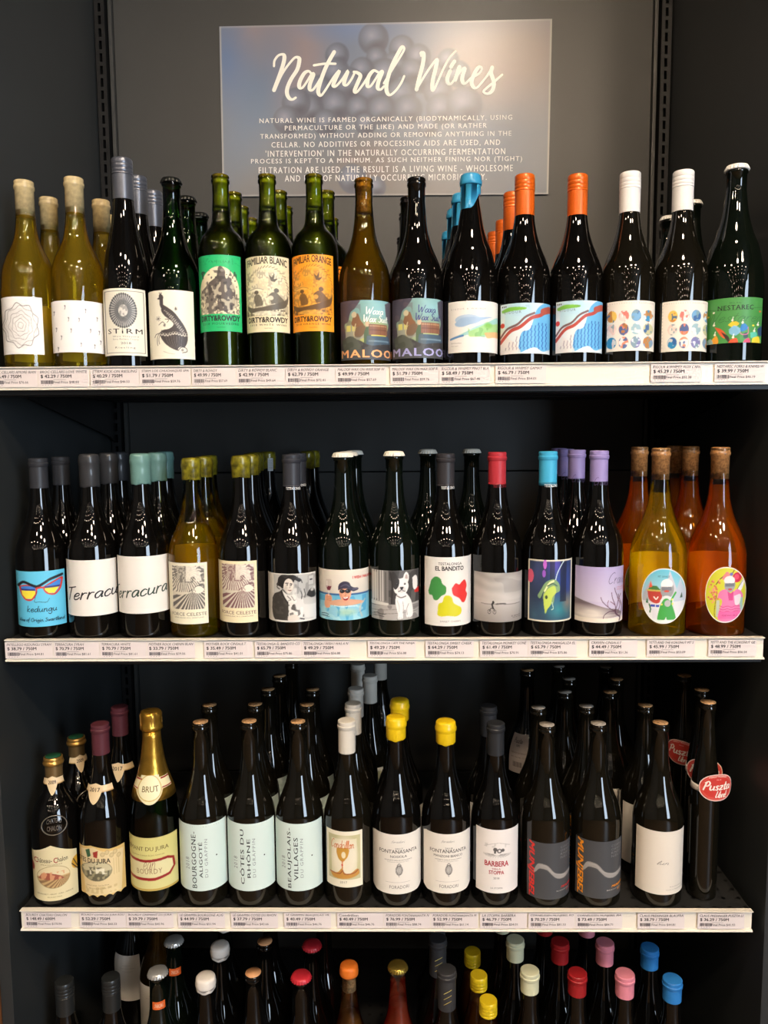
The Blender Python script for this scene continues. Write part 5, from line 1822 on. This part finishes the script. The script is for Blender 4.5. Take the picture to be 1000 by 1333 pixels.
yb = bottle(1, 861, 583.5, 'wide', .0450, 'clear', cap_yet, 'clear golden-yellow wine bottle', 'with the oval mountain label', ((835.5, 893, 740, 812), (220, 226, 230), art_rim(art_yet1), lambda p: p.text('MT. SAVAGE', (.36, .13, .62, .165), (50, 90, 110)), OV), wine='gold', fill=.76, backlab=(.42, .13, (236, 228, 200)))
yo = bottle(1, 938.5, 582.5, 'wide', .0450, 'clear', cap_yet, 'clear orange wine bottle', 'with the oval pink-dress label', ((918, 973.5, 738, 810.5), (206, 206, 60), art_rim(art_yet2), lambda p: p.text('GEWURZ', (.42, .855, .80, .885), (170, 50, 110)), OV), wine='orange', fill=.80, backlab=(.42, .13, (236, 228, 200)),
            backs=((838, 1), (893, 1.1), (879, 2)))

# ================================================================== THIRD SHELF
def cap_chal(t, rn, H, rf):
    br = capm((128, 104, 66), .35, .6)
    gd = capm((190, 146, 74), .28, .8)
    r = rn + .001
    sharp(lathe('capsule', [(r, H - .046), (r, H - .014), (r - .001, H - .0135)], br, t, 40))
    lathe('capsule_rim', [(r - .0005, H - .0145), (r + .0022, H - .0135), (r + .0032, H - .0105), (r + .0024, H - .0075), (r + .0008, H - .0065), (r + .0016, H - .0045), (r + .0012, H - .001), (r - .001, H)], gd, t, 40)
    lathe('capsule_top', [(r - .0008, H - .001), (r - .0014, H + .0006), (.0001, H + .0007)], capm((34, 92, 62), .4), t, 32)


def collar(txt, px0, px1, py0, py1, c=(214, 190, 150), dip=.5, mid=.42):
    def shield(x):
        d = abs(x - mid) / .24
        return .45 if d > 1 else .45 + (1 - d ** 1.6) * .55

    def top(x):
        d = abs(x - mid) / .24
        return .12 if d > 1 else .12 - (1 - d) * .12
    return ((px0, px1, py0, py1), c, lambda cv: (cv.rect(0, 0, 1, 1, c), cv.rect(0, .4, mid - .24, .47, (176, 140, 90)), cv.rect(mid + .24, .4, 1, .47, (176, 140, 90))), lambda p: p.text(txt, (mid - .19, .22, mid + .19, .42), (64, 44, 36), bold=.02), {'top': top, 'bot': shield, 'name': 'neck_label', 'res': .0010, 'off': .0014})


def art_chal(c):
    c.rect(0, 0, 1, 1, (216, 204, 164))
    c.put(c.nz(4, 3) * .2, (200, 186, 140))
    c.ell(.46, .57, .37, .205, (150, 136, 96)); c.ell(.46, .57, .36, .195, (214, 200, 160))
    m = ((c.X - .46) / .36) ** 2 + ((c.Y - .57) / .195) ** 2 < 1
    c.put((m & (c.Y > .56)) * 1., (190, 160, 110)); c.put((m & (c.Y > .58) & (np.sin(np.arctan2(c.Y - .5, c.X - .75) * 40) > 0)) * .8, (124, 92, 62))
    c.put((m & (c.pmask([(.12, .6), (.2, .5), (.34, .49), (.5, .52), (.62, .56), (.7, .62), (.4, .62)]))) * 1., (150, 80, 62))
    c.mottle(.15, .48, .7, .62, (206, 150, 110), .9, 20, 3, .55, m)
    c.ell(1.0, .42, .13, .12, (196, 150, 50)); c.line([(.92, .35), (1, .5)], .02, (50, 40, 40)); c.line([(.88, .42), (1, .55)], .02, (50, 40, 40)); c.ell(.0, .42, .05, .08, (150, 50, 44))
    c.line([(0, .06), (.2, .05)], .008, (180, 160, 110))


def ink_chal(p):
    p.text('C', (.05, .225, .13, .32), (150, 46, 40), bold=.02); p.text('hâteau-', (.13, .225, .44, .31), (60, 46, 36), bold=.01)
    p.text('C', (.47, .225, .56, .32), (150, 46, 40), bold=.02); p.text('halon', (.565, .225, .79, .31), (60, 46, 36), bold=.01)
    p.text('APPELLATION CONTROLEE', (.18, .335, .66, .36), (120, 100, 70))
    p.text('JEAN BOURDY - ARLAY - JURA - FRANCE', (.08, .865, .88, .895), (90, 74, 54)); p.text('MIS EN BOUTEILLE', (.3, .92, .62, .94), (110, 90, 64))


def seal(t, rn, H, rf, av):
    # raised glass medallion on the shoulder
    zc, hw, hh = H * .575, .0195, .0155
    v, f = [], []
    n, m = 40, 8
    R0 = float(rf(zc))
    for i in range(n):
        a = 2 * math.pi * i / n
        for j in range(m):
            b_ = 2 * math.pi * j / m
            k = 1 + .055 * math.cos(b_)
            u, z = hw * k * math.cos(a), zc + hh * k * math.sin(a)
            r = float(rf(z)) + .0014 + .0011 * math.sin(b_)
            ang = av - .1 + u / R0
            v.append((r * math.sin(ang), -r * math.cos(ang), z))
    for i in range(n):
        for j in range(m):
            f.append((i * m + j, ((i + 1) % n) * m + j, ((i + 1) % n) * m + (j + 1) % m, i * m + (j + 1) % m))
    o = mk('glass_seal', v, f, mat('seal_glass', (90, 84, 76), .12, spec=.8), t, True)
    p = Print(rf, av - .1 - .4, av - .1 + .4, av - .1, zc - .012, zc + .012)
    p.paper_o = o
    p.text('CHATEAU', (.12, .1, .88, .42), (120, 114, 104), bold=.02, arc=.3)
    p.text('CHALON', (.14, .52, .86, .86), (120, 114, 104), bold=.02)
    p.done(m=mat('seal_glass', (90, 84, 76)) , off=.0012, name='seal_lettering')


TOPB = {'top': lambda x: .18 - .18 * max(0, 1 - abs(x - .42) / .42) if x < .84 else .18 - .02, 'bot': lambda x: .97, 'res': .0007}
bottle(2, 69, 983.5, 'clav', .0400, 'black', cap_chal, 'squat dark bottle with bronze capsule', 'and oval glass seal',
       [((36, 100.5, 1101, 1173), (216, 204, 164), art_chal, ink_chal, {'top': lambda x: max(0, .14 * abs(x - .42) / .42), 'bot': lambda x: 1, 'res': .0007}), collar('2009', 56, 83, 1011, 1034, mid=.42)],
       backs=((99, 958.5, .5),), rn=.0128, extra=seal)


def art_cotes(c):
    c.rect(0, 0, 1, 1, (214, 180, 110)); c.poly([(.03, .1), (.3, .03), (.5, .12), (.97, .16), (.9, .96), (.1, .96)], (218, 198, 152))
    c.ell(.36, .50, .34, .19, (120, 110, 84)); c.ell(.36, .50, .33, .18, (196, 186, 150))
    m = ((c.X - .36) / .33) ** 2 + ((c.Y - .50) / .18) ** 2 < 1
    c.put((m & (c.Y > .5)) * 1., (150, 142, 110)); c.mottle(0, .42, .7, .68, (84, 80, 62), .8, 18, 5, .55, m); c.mottle(.2, .45, .6, .56, (226, 220, 196), .9, 14, 9, .6, m)
    c.poly([(.28, .46), (.31, .38), (.33, .46)], (100, 96, 76))
    c.poly([(.13, .1), (.22, .06), (.24, .2), (.17, .24)], (50, 90, 60)); c.poly([(.29, .13), (.4, .1), (.38, .24), (.3, .22)], (150, 50, 40))
    for x, y in ((.5, .18), (.6, .15), (.7, .22), (.86, .26), (.78, .17)):
        c.ell(x, y, .05, .045, (176, 156, 112)); c.ell(x, y, .038, .034, (204, 182, 136))
    for x in (.74, .8, .85):
        c.line([(x, .3), (x, .6)], .012, (190, 168, 120))
    c.mottle(.1, .8, .8, .93, (190, 166, 116), .6, 20, 3, .5)


def ink_cotes(p):
    p.text('COTES DU JURA', (-.12, .27, .67, .39), (60, 46, 30), bold=.02, arc=.2)
    p.text('Appellation Controlee - Caves Jean Bourdy', (.12, .76, .62, .79), (120, 96, 62)); p.text('Mis en bouteille a Arlay - Jura', (.18, .82, .66, .85), (120, 96, 62))


bottle(2, 130, 942, 'burg', .0405, 'black', foil((104, 52, 62), .058, None, .36), 'dark bottle with burgundy capsule', 'and dated collar label',
       [((102.5, 163, 1101, 1168), (214, 190, 130), art_cotes, ink_cotes, {'top': lambda x: .09 * abs(x - .25) / .4 if x < .65 else .09, 'bot': lambda x: 1 - .04 * abs(math.sin(x * 18))}), collar('2017', 108, 148, 1021, 1045, mid=.30)],
       backs=((153.5, 921.5, .2),))


def cap_cremant(t, rn, H, rf):
    gold = mat('gold_foil', (206, 158, 62), .3, .9, noise=.12, nscale=60, bump=.5)
    z = np.linspace(H * .56, H - .030, 10)
    lathe('foil', [(float(rf(q)) + .0007, q) for q in z], gold, t, 48)
    r = rn + .0022

    def mod(a, i):
        return (.0009 * abs(math.cos(2 * a)) - .0003 * math.cos(9 * a + i), 0)
    h = lathe('foil_hood', [(rn + .001, H - .031), (r + .0018, H - .028), (r + .0016, H - .023), (r + .0002, H - .020), (r + .0004, H - .010), (r + .0010, H - .004), (r - .001, H + .001), (r * .6, H + .003), (.0001, H + .0036)], gold, t, 64, mod)
    for k in range(4):          # wire cage legs
        a = k * math.pi / 2 + .5
        b = MB()
        for q in (-.12, .12):
            x, y = (r + .0012) * math.sin(a + q), -(r + .0012) * math.cos(a + q)
            b.box(x - .0005, x + .0005, y - .0005, y + .0005, H - .026, H - .002)
        b.build('cage_wire', capm((226, 196, 120), .25, .9), t)


def art_crem(c):
    c.grad(-.01, 1.01, (204, 196, 122), (208, 202, 140))
    c.line([(-.05, .42), (.3, .44), (.78, .42), (.9, .47), (.92, .62), (.82, .73), (.5, .78), (-.05, .77)], .05, (146, 34, 34), 1, False)
    c.poly([(-.05, .44), (.3, .46), (.78, .44), (.88, .48), (.9, .62), (.81, .71), (.5, .755), (-.05, .745)], (216, 208, 160))
    c.rect(0, .96, 1, 1, (188, 160, 80)); c.rect(0, 0, 1, .02, (200, 190, 120))


def ink_crem(p):
    p.text('CREMANT DU JURA', (-.06, .17, .81, .27), (112, 96, 52), bold=.012)
    p.text('Appellation Cremant du Jura Controlee', (.06, .31, .72, .35), (140, 122, 70))
    p.hand('Jean', (.28, .46, .52, .60), .0006, (120, 60, 60), .3); p.text('BOURDY', (.14, .585, .66, .68), (156, 130, 96), bold=.01, space=1.2)


bottle(2, 196.5, 926, 'champ', .0420, 'dgreen', cap_cremant, 'green sparkling bottle with gold foil', 'and yellow label',
       [((167.5, 231.5, 1091, 1160), (206, 200, 130), art_crem, ink_crem), ((174, 223, 1012, 1046), (222, 214, 176), lambda c: (c.rect(0, 0, 1, 1, (222, 212, 170)), c.rect(0, .12, .2, .17, (140, 40, 30)), c.rect(.75, .12, 1, .17, (140, 40, 30)), c.rect(0, .44, .2, .48, (140, 40, 30)), c.rect(.75, .44, 1, .48, (140, 40, 30)), c.ell(.42, .42, .32, .46, (190, 160, 80)), c.ell(.42, .42, .30, .43, (222, 216, 178))), lambda p: p.text('BRUT', (.22, .36, .66, .56), (110, 90, 50), bold=.015),
         {'top': lambda x: .1 if abs(x - .42) > .3 else .0, 'bot': lambda x: .5 if abs(x - .42) > .34 else .5 + .5 * math.cos((x - .42) / .34 * math.pi / 2) ** .7, 'name': 'neck_label', 'off': .0011})],
       rn=.0140, fill=.62)


def ink_grap(l1, l2, w1, w2):
    def f(p):
        a = .16
        p.text('2018', (.13, .50, .20, .68), (120, 130, 130), rot=1, space=1.2)
        p.text(l1, (.25, w1[0], .345, w1[1]), (40, 44, 46), rot=1, bold=.012, space=1.1)
        p.text(l2, (.385, w2[0], .475, w2[1]), (40, 44, 46), rot=1, bold=.012, space=1.1)
        p.text('DU GRAPPIN', (.52, .22, .585, .80), (128, 138, 138), rot=1, space=1.25)
        p.box(.76, .485, .785, .505, (30, 32, 34))
    return f


PB = (204, 220, 214)
GC = dict(cap=lambda t, rn, H, rf: cap_cork(t, rn, H), glass='olive')
bottle(2, 263, 939.5, 'burg2', .0405, 'olive', nk, 'olive-black bottle with bare cork', 'and first pale blue label', ((234, 297, 1074, 1160), PB, None, ink_grap('BOURGOGNE-', 'ALIGOTÉ', (.10, .955), (.26, .80)), {'cone': 1}), backs=((273, 919.5),))
bottle(2, 325, 938.5, 'burg2', .0405, 'olive', nk, 'olive-black bottle with bare cork', 'and second pale blue label', ((297, 358, 1073, 1160), PB, None, ink_grap('CÔTES DU', 'RHÔNE', (.08, .90), (.22, .80))), backs=((334, 918), (346, 901), (361, 883), (380, 862)))
bottle(2, 388, 939, 'burg2', .0405, 'olive', nk, 'olive-black bottle with bare cork', 'and third pale blue label', ((358, 419.5, 1073, 1160), PB, None, ink_grap('BEAUJOLAIS-', 'VILLAGES', (.06, .96), (.20, .84))), backs=((399, 918), (408, 898.5)))


def art_glass(c):
    c.rect(0, 0, 1, 1, (230, 222, 200)); c.rect(.06, .07, .94, .86, (190, 184, 140)); c.ell(.5, .45, .42, .42, (226, 216, 190), .95, 0, .35); c.rect(.14, .14, .84, .8, (228, 220, 198), .6)
    c.poly([(.28, .30), (.6, .30), (.6, .42), (.52, .5), (.44, .54), (.34, .5), (.28, .40)], (196, 146, 60), 1, True); c.ell(.47, .42, .06, .06, (226, 214, 180))
    c.line([(.44, .52), (.43, .62), (.44, .70)], .03, (206, 120, 70)); c.ell(.43, .60, .025, .015, (206, 60, 50))
    c.poly([(.1, .76), (.3, .74), (.42, .66), (.5, .74), (.66, .75), (.85, .68), (.9, .78), (.6, .84), (.2, .84)], (192, 140, 66), 1, True)
    c.line([(.1, .75), (.35, .76), (.44, .70), (.5, .76), (.75, .75), (.88, .7)], .025, (150, 80, 50))


bottle(2, 450, 937.5, 'burg2', .0405, 'olive', foil((202, 196, 184), .058, None, .5), 'dark bottle with off-white capsule', 'and painted wine glass label', ((424.5, 470.5, 1082.5, 1155), (230, 222, 200), art_glass, lambda p: (p.hand('Condrillon', (.14, .15, .76, .30), .0009, (200, 110, 60), .2), p.text('2017', (.36, .89, .56, .93), (110, 100, 84)))),
       backs=((459, 918), (465, 899.5), (473, 883), (468, 868), (495, 852)))


def foil_text(t, *a):
    pass


def ink_fora(l2, sub):
    def f(p):
        p.hand('foradori', (.38, .10, .66, .15), .0004, (150, 146, 142), .4)
        p.text(sub, (.46, .225, .62, .25), (80, 76, 74)); p.text('FONTANASANTA', (.14, .265, .90, .325), (56, 52, 50), bold=.012, arc=.15)
        p.text(l2, (.22 if len(l2) > 8 else .36, .35, .82 if len(l2) > 8 else .70, .39), (56, 52, 50), bold=.008)
        p.text('VIGNETI DELLE DOLOMITI', (.24, .42, .80, .44), (90, 86, 82)); p.text('INDICAZIONE GEOGRAFICA TIPICA', (.3, .455, .74, .468), (130, 126, 122))
        p.box(.26, .80, .76, .804, (150, 146, 142)); p.text('FORADORI', (.34, .855, .74, .91), (110, 104, 98))
    return f


def art_fora(c):
    c.ell(.54, .60, .075, .085, (110, 106, 102)); c.ell(.54, .60, .06, .07, (200, 196, 190))
    for x in (-.04, -.015, .015, .04):
        c.line([(.54 + x * .6, .53), (.54 + x * 1.2, .60), (.54 + x * .6, .67)], .010, (110, 106, 102))
    c.line([(.50, .52), (.54, .49), (.58, .52)], .012, (110, 106, 102)); c.line([(.53, .69), (.54, .71)], .01, (110, 106, 102))


RC = {'top': lambda x: .0 + .03 * (1 - min(1, min(x, 1 - x) / .05)), 'bot': lambda x: 1 - .05 * (1 - min(1, min(x, 1 - x) / .09)) ** 1.5}
yw = lambda t, rn, H, rf: cap_wax(t, rn, H, (222, 186, 22), .0365, .0030, 0, .38, 6, bulge=.0012)
bottle(2, 514.5, 933, 'burg', .0412, 'black', yw, 'dark bottle dipped in yellow wax', 'and white label, left one', ((485, 549, 1086.5, 1164), (226, 220, 210), art_fora, ink_fora('NOSIOLA', '2017'), RC), backs=((518.5, 911),))
bottle(2, 580, 938.5, 'burg', .0412, 'black', yw, 'dark bottle dipped in yellow wax', 'and white label, right one', ((551.5, 615.5, 1086, 1163), (226, 220, 210), art_fora, ink_fora('MANZONI BIANCO', '2018'), RC))


def art_barb(c):
    d = (90, 86, 84)
    for i in range(16):
        a = math.pi + math.pi * i / 15
        c.line([(.5 + .08 * math.cos(a), .38 + .02 * math.sin(-a)), (.5 + .33 * math.cos(a), .385 - .06 * math.sin(a) * .9)], .007, (150, 146, 142), .9)
    c.ell(.46, .31, .05, .03, d); c.ell(.56, .33, .06, .035, d); c.ell(.64, .32, .04, .025, d); c.ell(.56, .33, .03, .018, (226, 222, 216)); c.rect(.43, .30, .48, .37, d)
    c.line([(.2, .27), (.4, .22), (.6, .21), (.8, .25)], .006, (150, 146, 142)); c.mottle(.2, .22, .8, .28, (180, 176, 172), .5, 20, 3, .6)


bottle(2, 645.5, 941, 'burg2', .0400, 'black', foil((52, 54, 58), .052, None, .34), 'dark bottle with black capsule', 'and red lettered white label', ((620, 674, 1080.5, 1163), (226, 220, 216), art_barb, lambda p: (p.text('BARBERA', (.21, .49, .77, .575), (166, 34, 50), bold=.025), p.text('DELLA', (.39, .60, .59, .625), (166, 34, 50), bold=.02), p.text('STOPPA', (.31, .64, .67, .70), (166, 34, 50), bold=.025), p.text('2018', (.42, .745, .56, .775), (70, 66, 64)), p.text('LA STOPPA', (.35, .905, .64, .93), (100, 96, 94)))),
       backs=((636.5, 920),))


def art_munj(c):
    c.rect(0, 0, 1, 1, (70, 71, 74)); c.put(c.nz(4, 3) * .3, (62, 63, 66))
    c.poly([(.16, .5), (.26, .38), (.42, .38), (.52, .42), (.66, .53), (.85, .57), (.99, .55), (.98, .61), (.84, .65), (.68, .62), (.54, .52), (.46, .47), (.3, .46), (.22, .52), (.16, .56)], (150, 146, 142), 1, True)
    c.line([(.3, .41), (.45, .41), (.6, .52), (.9, .6)], .02, (170, 166, 162), .5)


def ink_munj(k, l):
    def f(p):
        p.text('MUNJEBEL', (.015, .0, .175, .99), k, bold=.03, rot=-1, shear=.3)
        for i in range(4):
            p.text('CORNELISSEN'[i:i + 5], (.78, .07 + i * .06, .98, .11 + i * .06), (118, 118, 120), space=1.2)
        p.text('MUNJEBEL', (.80, .78, 1.0, .83), k, bold=.02, shear=.3); p.text(l, (.70, .85, .96, .87), (190, 186, 180)); p.text('2018', (.92, .87, 1.0, .90), k)
    return f


ck = lambda t, rn, H, rf: cap_cork(t, rn, H, capm((150, 142, 132), .5))
bottle(2, 712, 943, 'burg2', .0405, 'olive', ck, 'dark bottle with pale stopper', 'and grey label lettered red', ((686.5, 747, 1098, 1171), (70, 71, 74), art_munj, ink_munj((214, 50, 44), 'ROSSO ETNA')), backs=((701, 921), (738.5, 900), (740.5, 884), (727.5, 867)))
bottle(2, 779, 941.5, 'burg2', .0412, 'olive', ck, 'dark bottle with pale stopper', 'and grey label lettered orange', ((749.5, 813.5, 1096, 1170), (70, 71, 74), art_munj, ink_munj((238, 150, 30), 'BIANCO')), backs=((764, 920), (791, 871)))
bottle(2, 860, 940.5, 'burg2', .0412, 'olive', nk, 'olive-black bottle with bare cork', 'and nearly blank white label', ((828, 892.5, 1083, 1165), (220, 212, 200), None, lambda p: (p.hand('lun', (.46, .46, .70, .52), .0005, (80, 76, 74), .5), p.text('BLAUFRANKISCH', (.74, .87, .98, .885), (150, 144, 138)), p.text('CLAUS PREISINGER', (.66, .915, .99, .93), (150, 144, 138)))),
       backs=((836.5, 922), (811, 904), (801, 887)))


def tag_red(x0, rot, z, r0, w=.062, h=.046, broken=False):
    """round printed paper flag bent round the neck"""
    def f(t, rn, H, rf, av):
        R = .050
        aa = w / R / 2
        cx = x0

        def fl(a, zz, off):
            an = (np.asarray(a, float) - .5) * 2 * aa + rot
            an, zz = np.broadcast_arrays(an, zz)
            yy = -(R + off) * np.cos(an) + R - r0
            return np.stack([cx + (R + off) * np.sin(an), yy, zz], -1)
        p = Print(None, 0, 1, 0, z - h / 2, z + h / 2, flat=fl)
        p.w, p.h = w, h

        def e(x):
            return .5 * math.sqrt(max(0, 1 - abs(2 * x - 1) ** 2.3))

        def art(c):
            c.rect(0, 0, 1, 1, (196, 54, 44))
            d = np.sqrt(np.abs(2 * c.X - 1) ** 2.3 + np.abs(2 * c.Y - 1) ** 2)
            c.put((d > .94) * 1., (226, 214, 204)); c.put(((d > .80) & (d < .83)) * .8, (224, 150, 136))
        p.paper('neck_tag', t, (196, 54, 44), 36, 28, art, lambda x: .5 - e(x), lambda x: .5 + e(x))
        p.hand('Puszta', (.12, .26, .88, .58), .0017, (236, 226, 216), .25, 1.6, .0)
        p.layer = 1
        p.hand('Libre!', (.44, .64, .76, .86), .0011, (236, 226, 216), .25, 1.5)
        p.text('WEINGUT PREISINGER', (.25, .10, .75, .155), (236, 216, 206), arc=.8)
        p.text('2018', (.45, .19, .58, .22), (236, 216, 206))
        p.done()
        zl = z - .004
        band('tag_loop', t, rf, zl - .005, zl + .005, .0008, (206, 196, 188))
    return f


pz = bottle(2, 922, 913.5, 'slim', .0232, 'olive', lambda t, rn, H, rf: cap_cork(t, rn, H, r=rn + .0006), 'slim tall bottle with cork and red neck tag', 'at the shelf end', None, rn=.0115,
            extra=tag_red(.004, .15, .198, .024), Y=.052)
PLACED[-1][3] = .0300
for (bx, by, rot) in ((914, 897.5, .5), (891, 879, .9)):
    Q = unZ(bx, by, float(unY(922, 913.5, .052)[2]))
    c = copy_tree(pz, (float(Q[0]), float(Q[1]), SURF[2]))
    c.rotation_euler = (0, 0, -rot)
    c['label'] = 'slim tall bottle with red neck tag, %s behind the front slim one' % ('first' if bx > 900 else 'second')
    PLACED.append([c, float(Q[0]), float(Q[1]), .030, False, 2])
pz['group'] = 'slim red-tagged bottles'
for q in PLACED[-2:]:
    q[0]['group'] = 'slim red-tagged bottles'
# the bottle turned to show its back label, behind the black capsule one
bk = bottle(2, 687, 872, 'burg', .0405, 'black', nk, 'dark bottle turned to show a pale back label', 'behind the red lettered one', ((664, 689.5, 958, 1006), (176, 164, 158), None, lambda p: (p.hand('Puszta', (.15, .09, .62, .22), .0008, INK, .3), p.text('LIBRE', (.3, .26, .5, .31), INK), p.text('WEIN AUS OESTERREICH', (.1, .45, .85, .49), (100, 92, 88)), p.text('BIO 750 ML 12 %', (.1, .56, .85, .60), (100, 92, 88)), [p.box(.2 + i * .05, .70, .225 + i * .05, .84, (60, 54, 54)) for i in range(9)])), Y=.30)
PLACED[-1][4] = False

# ================================================================== LOWEST SHELF
def cork_top(t, rn, H, rf):
    cap_cork(t, rn, H, capm((206, 150, 104), .55), r=rn)


def screwd(c, L=.058, metal=.3):
    return lambda t, rn, H, rf: cap_screw(t, rn, H, c, L, .3, metal)


def strip(t, rn, H, rf, av):
    p = Print(rf, av - .75, av + .75, av, H - .062, H - .048)
    p.paper('neck_label', t, (206, 92, 36), 20, 3)
    p.text('SPARKLING', (.15, .25, .85, .75), (236, 200, 170), shear=.3)
    p.done()


bottle(3, 82, 1276, 'burg', .0405, 'black', screwd((40, 42, 42)), 'dark bottle with black screw cap', 'leftmost on the lowest shelf', None)
bottle(3, 143, 1271, 'burg', .0405, 'black', screwd((40, 42, 42)), 'dark bottle with black screw cap', 'second from the left, lowest shelf', None)
bottle(3, 207.5, 1263, 'burg', .0412, 'greenblack', lambda t, rn, H, rf: cap_crown(t, rn, H, (190, 188, 182), .25, .6), 'dark bottle with silver crown cap', 'and orange neck strip', None, backs=((225, 1234),), extra=strip, rn=.0145)
w1 = bottle(3, 262, 1271, 'burg', .0412, 'black', wax((222, 214, 204), .022, .0034, 5), 'dark bottle dipped in white wax', 'on the lowest shelf', None, backs=((280, 1231), (290, 1206)))
bottle(3, 325, 1266, 'burg', .0412, 'black', cork_top, 'dark bottle with bare orange-tan cork', 'on the lowest shelf', None, backs=((338, 1227), (350, 1195)))
bottle(3, 389, 1269, 'burg', .0412, 'black', lambda t, rn, H, rf: cap_crown(t, rn, H, (186, 40, 52), .35, .1), 'dark bottle with red crown cap', 'on the lowest shelf', None, backs=((405, 1231), (418, 1200)), rn=.0148)


def cap_ow(t, rn, H, rf):
    lathe('cork', [(rn - .0015, H - .044), (rn - .0015, H - .001), (.0001, H)], M_CORK, t, 24)
    cap_wax(t, rn, H, (212, 110, 36), .016, .0020, 0, .4, 5)


bottle(3, 452, 1256, 'burg', .0412, 'clear', cap_ow, 'clear bottle with orange waxed cork', 'beside the red crown cap', None, wine='honey', fill=.70)
bottle(3, 513, 1256, 'burg', .0425, 'clear', lambda t, rn, H, rf: cap_crown(t, rn, H, (160, 136, 60), .25, .8), 'clear rose-wine bottle with gold crown cap', 'on the lowest shelf', None, wine='rose', fill=.78, rn=.0142)


def cap_grey(t, rn, H, rf):
    o = cap_foil(t, rn, H, (64, 64, 66), .075, .5)
    p = Print(lambda z: np.zeros_like(np.asarray(z, float)) + rn + .0012, -.8, .8, 0, H - .06, H - .02)
    p.paper_o = o
    for i, (y, a) in enumerate(((.25, .3), (.5, .35), (.75, .2))):
        p.stroke([(.25, y + .1), (.5, y), (.8, y - .08)], .0008, (190, 170, 90) if i else (206, 190, 110))
    p.done(name='capsule_marks')


bottle(3, 576, 1262, 'burg', .0412, 'black', cap_grey, 'dark bottle with grey gold-marked capsule', 'on the lowest shelf', None, backs=((573, 1229), (571, 1206)), rn=.015)
bottle(3, 632, 1301, 'slim', .0300, 'clear', screwd((216, 186, 30), .022, .1), 'small clear bottle with yellow screw cap', 'on the lowest shelf', None, backs=((627, 1268), (618, 1237)), wine='honey', fill=.8, rn=.0135)
bottle(3, 687, 1263, 'burg', .0405, 'black', foil((200, 200, 168), .036, None, .5), 'dark bottle with cream capsule', 'on the lowest shelf', None, backs=((673, 1228), (665, 1200)), rn=.0148)
bottle(3, 744.5, 1266, 'burg', .0405, 'black', foil((150, 30, 34), .036, None, .4), 'dark bottle with deep red capsule', 'on the lowest shelf', None, backs=((729.5, 1230), (714, 1203)), rn=.0148)
bottle(3, 804.5, 1267, 'burg', .0405, 'black', foil((214, 130, 146), .038, None, .5), 'dark bottle with pink capsule', 'on the lowest shelf', None, backs=((786, 1231), (766, 1204)), rn=.0148)
bottle(3, 860, 1274, 'burg', .0405, 'black', foil((44, 120, 190), .036, None, .45), 'dark bottle with bright blue capsule', 'on the lowest shelf', None, backs=((844, 1243),), rn=.0148)
# two labelled bottles further back
b1 = bottle(3, 170, 1140, 'burg', .0405, 'black', nk, 'tall dark bottle with plain white label', 'furthest back at left', ((149.5, 183, 1246, 1303), (206, 200, 192), None, lambda p: (p.box(.3, .2, .6, .206, (150, 146, 140)), p.box(.2, .26, .8, .266, (160, 156, 150)), p.box(.3, .33, .7, .336, (160, 156, 150)))), Y=.30)
PLACED[-1][4] = False
b2 = bottle(3, 205, 1150, 'burg', .0405, 'amber', nk, 'amber bottle with plain white label', 'behind the silver crown cap', ((178, 222, 1285, 1345), (206, 198, 186), None, lambda p: (p.box(.3, .2, .6, .206, (150, 146, 140)), p.box(.2, .26, .8, .266, (160, 156, 150)))), Y=.22, wine='amber')
PLACED[-1][4] = False
settle()


def sticker(c, rn, dz, side=-.5):
    P = np.array(c.location)
    H = max(v.co.z for v in c.children[0].data.vertices)
    av = math.atan2(EYE[0] - P[0], P[1] + CD)
    p = Print(lambda z: np.zeros_like(np.asarray(z, float)) + rn + .0026, av + side - .35, av + side + .35, av, H - dz - .026, H - dz)
    p.paper('barcode_sticker', c, (206, 208, 206), 8, 2)
    for i in range(12):
        p.box(.12, .08 + i * .07, .88, .08 + i * .07 + (.02, .035)[i % 2], (110, 112, 112))
    p.done()


for q in PLACED:
    l = q[0]['label']
    if 'black wax, third' in l or 'cream crown cap, second behind the front one with the sitting' in l or ('mottled olive wax, fifth' in l) or ('mottled olive wax, sixth' in l):
        sticker(q[0], .0135, .012, -.5 if 'fifth' not in l else .3)
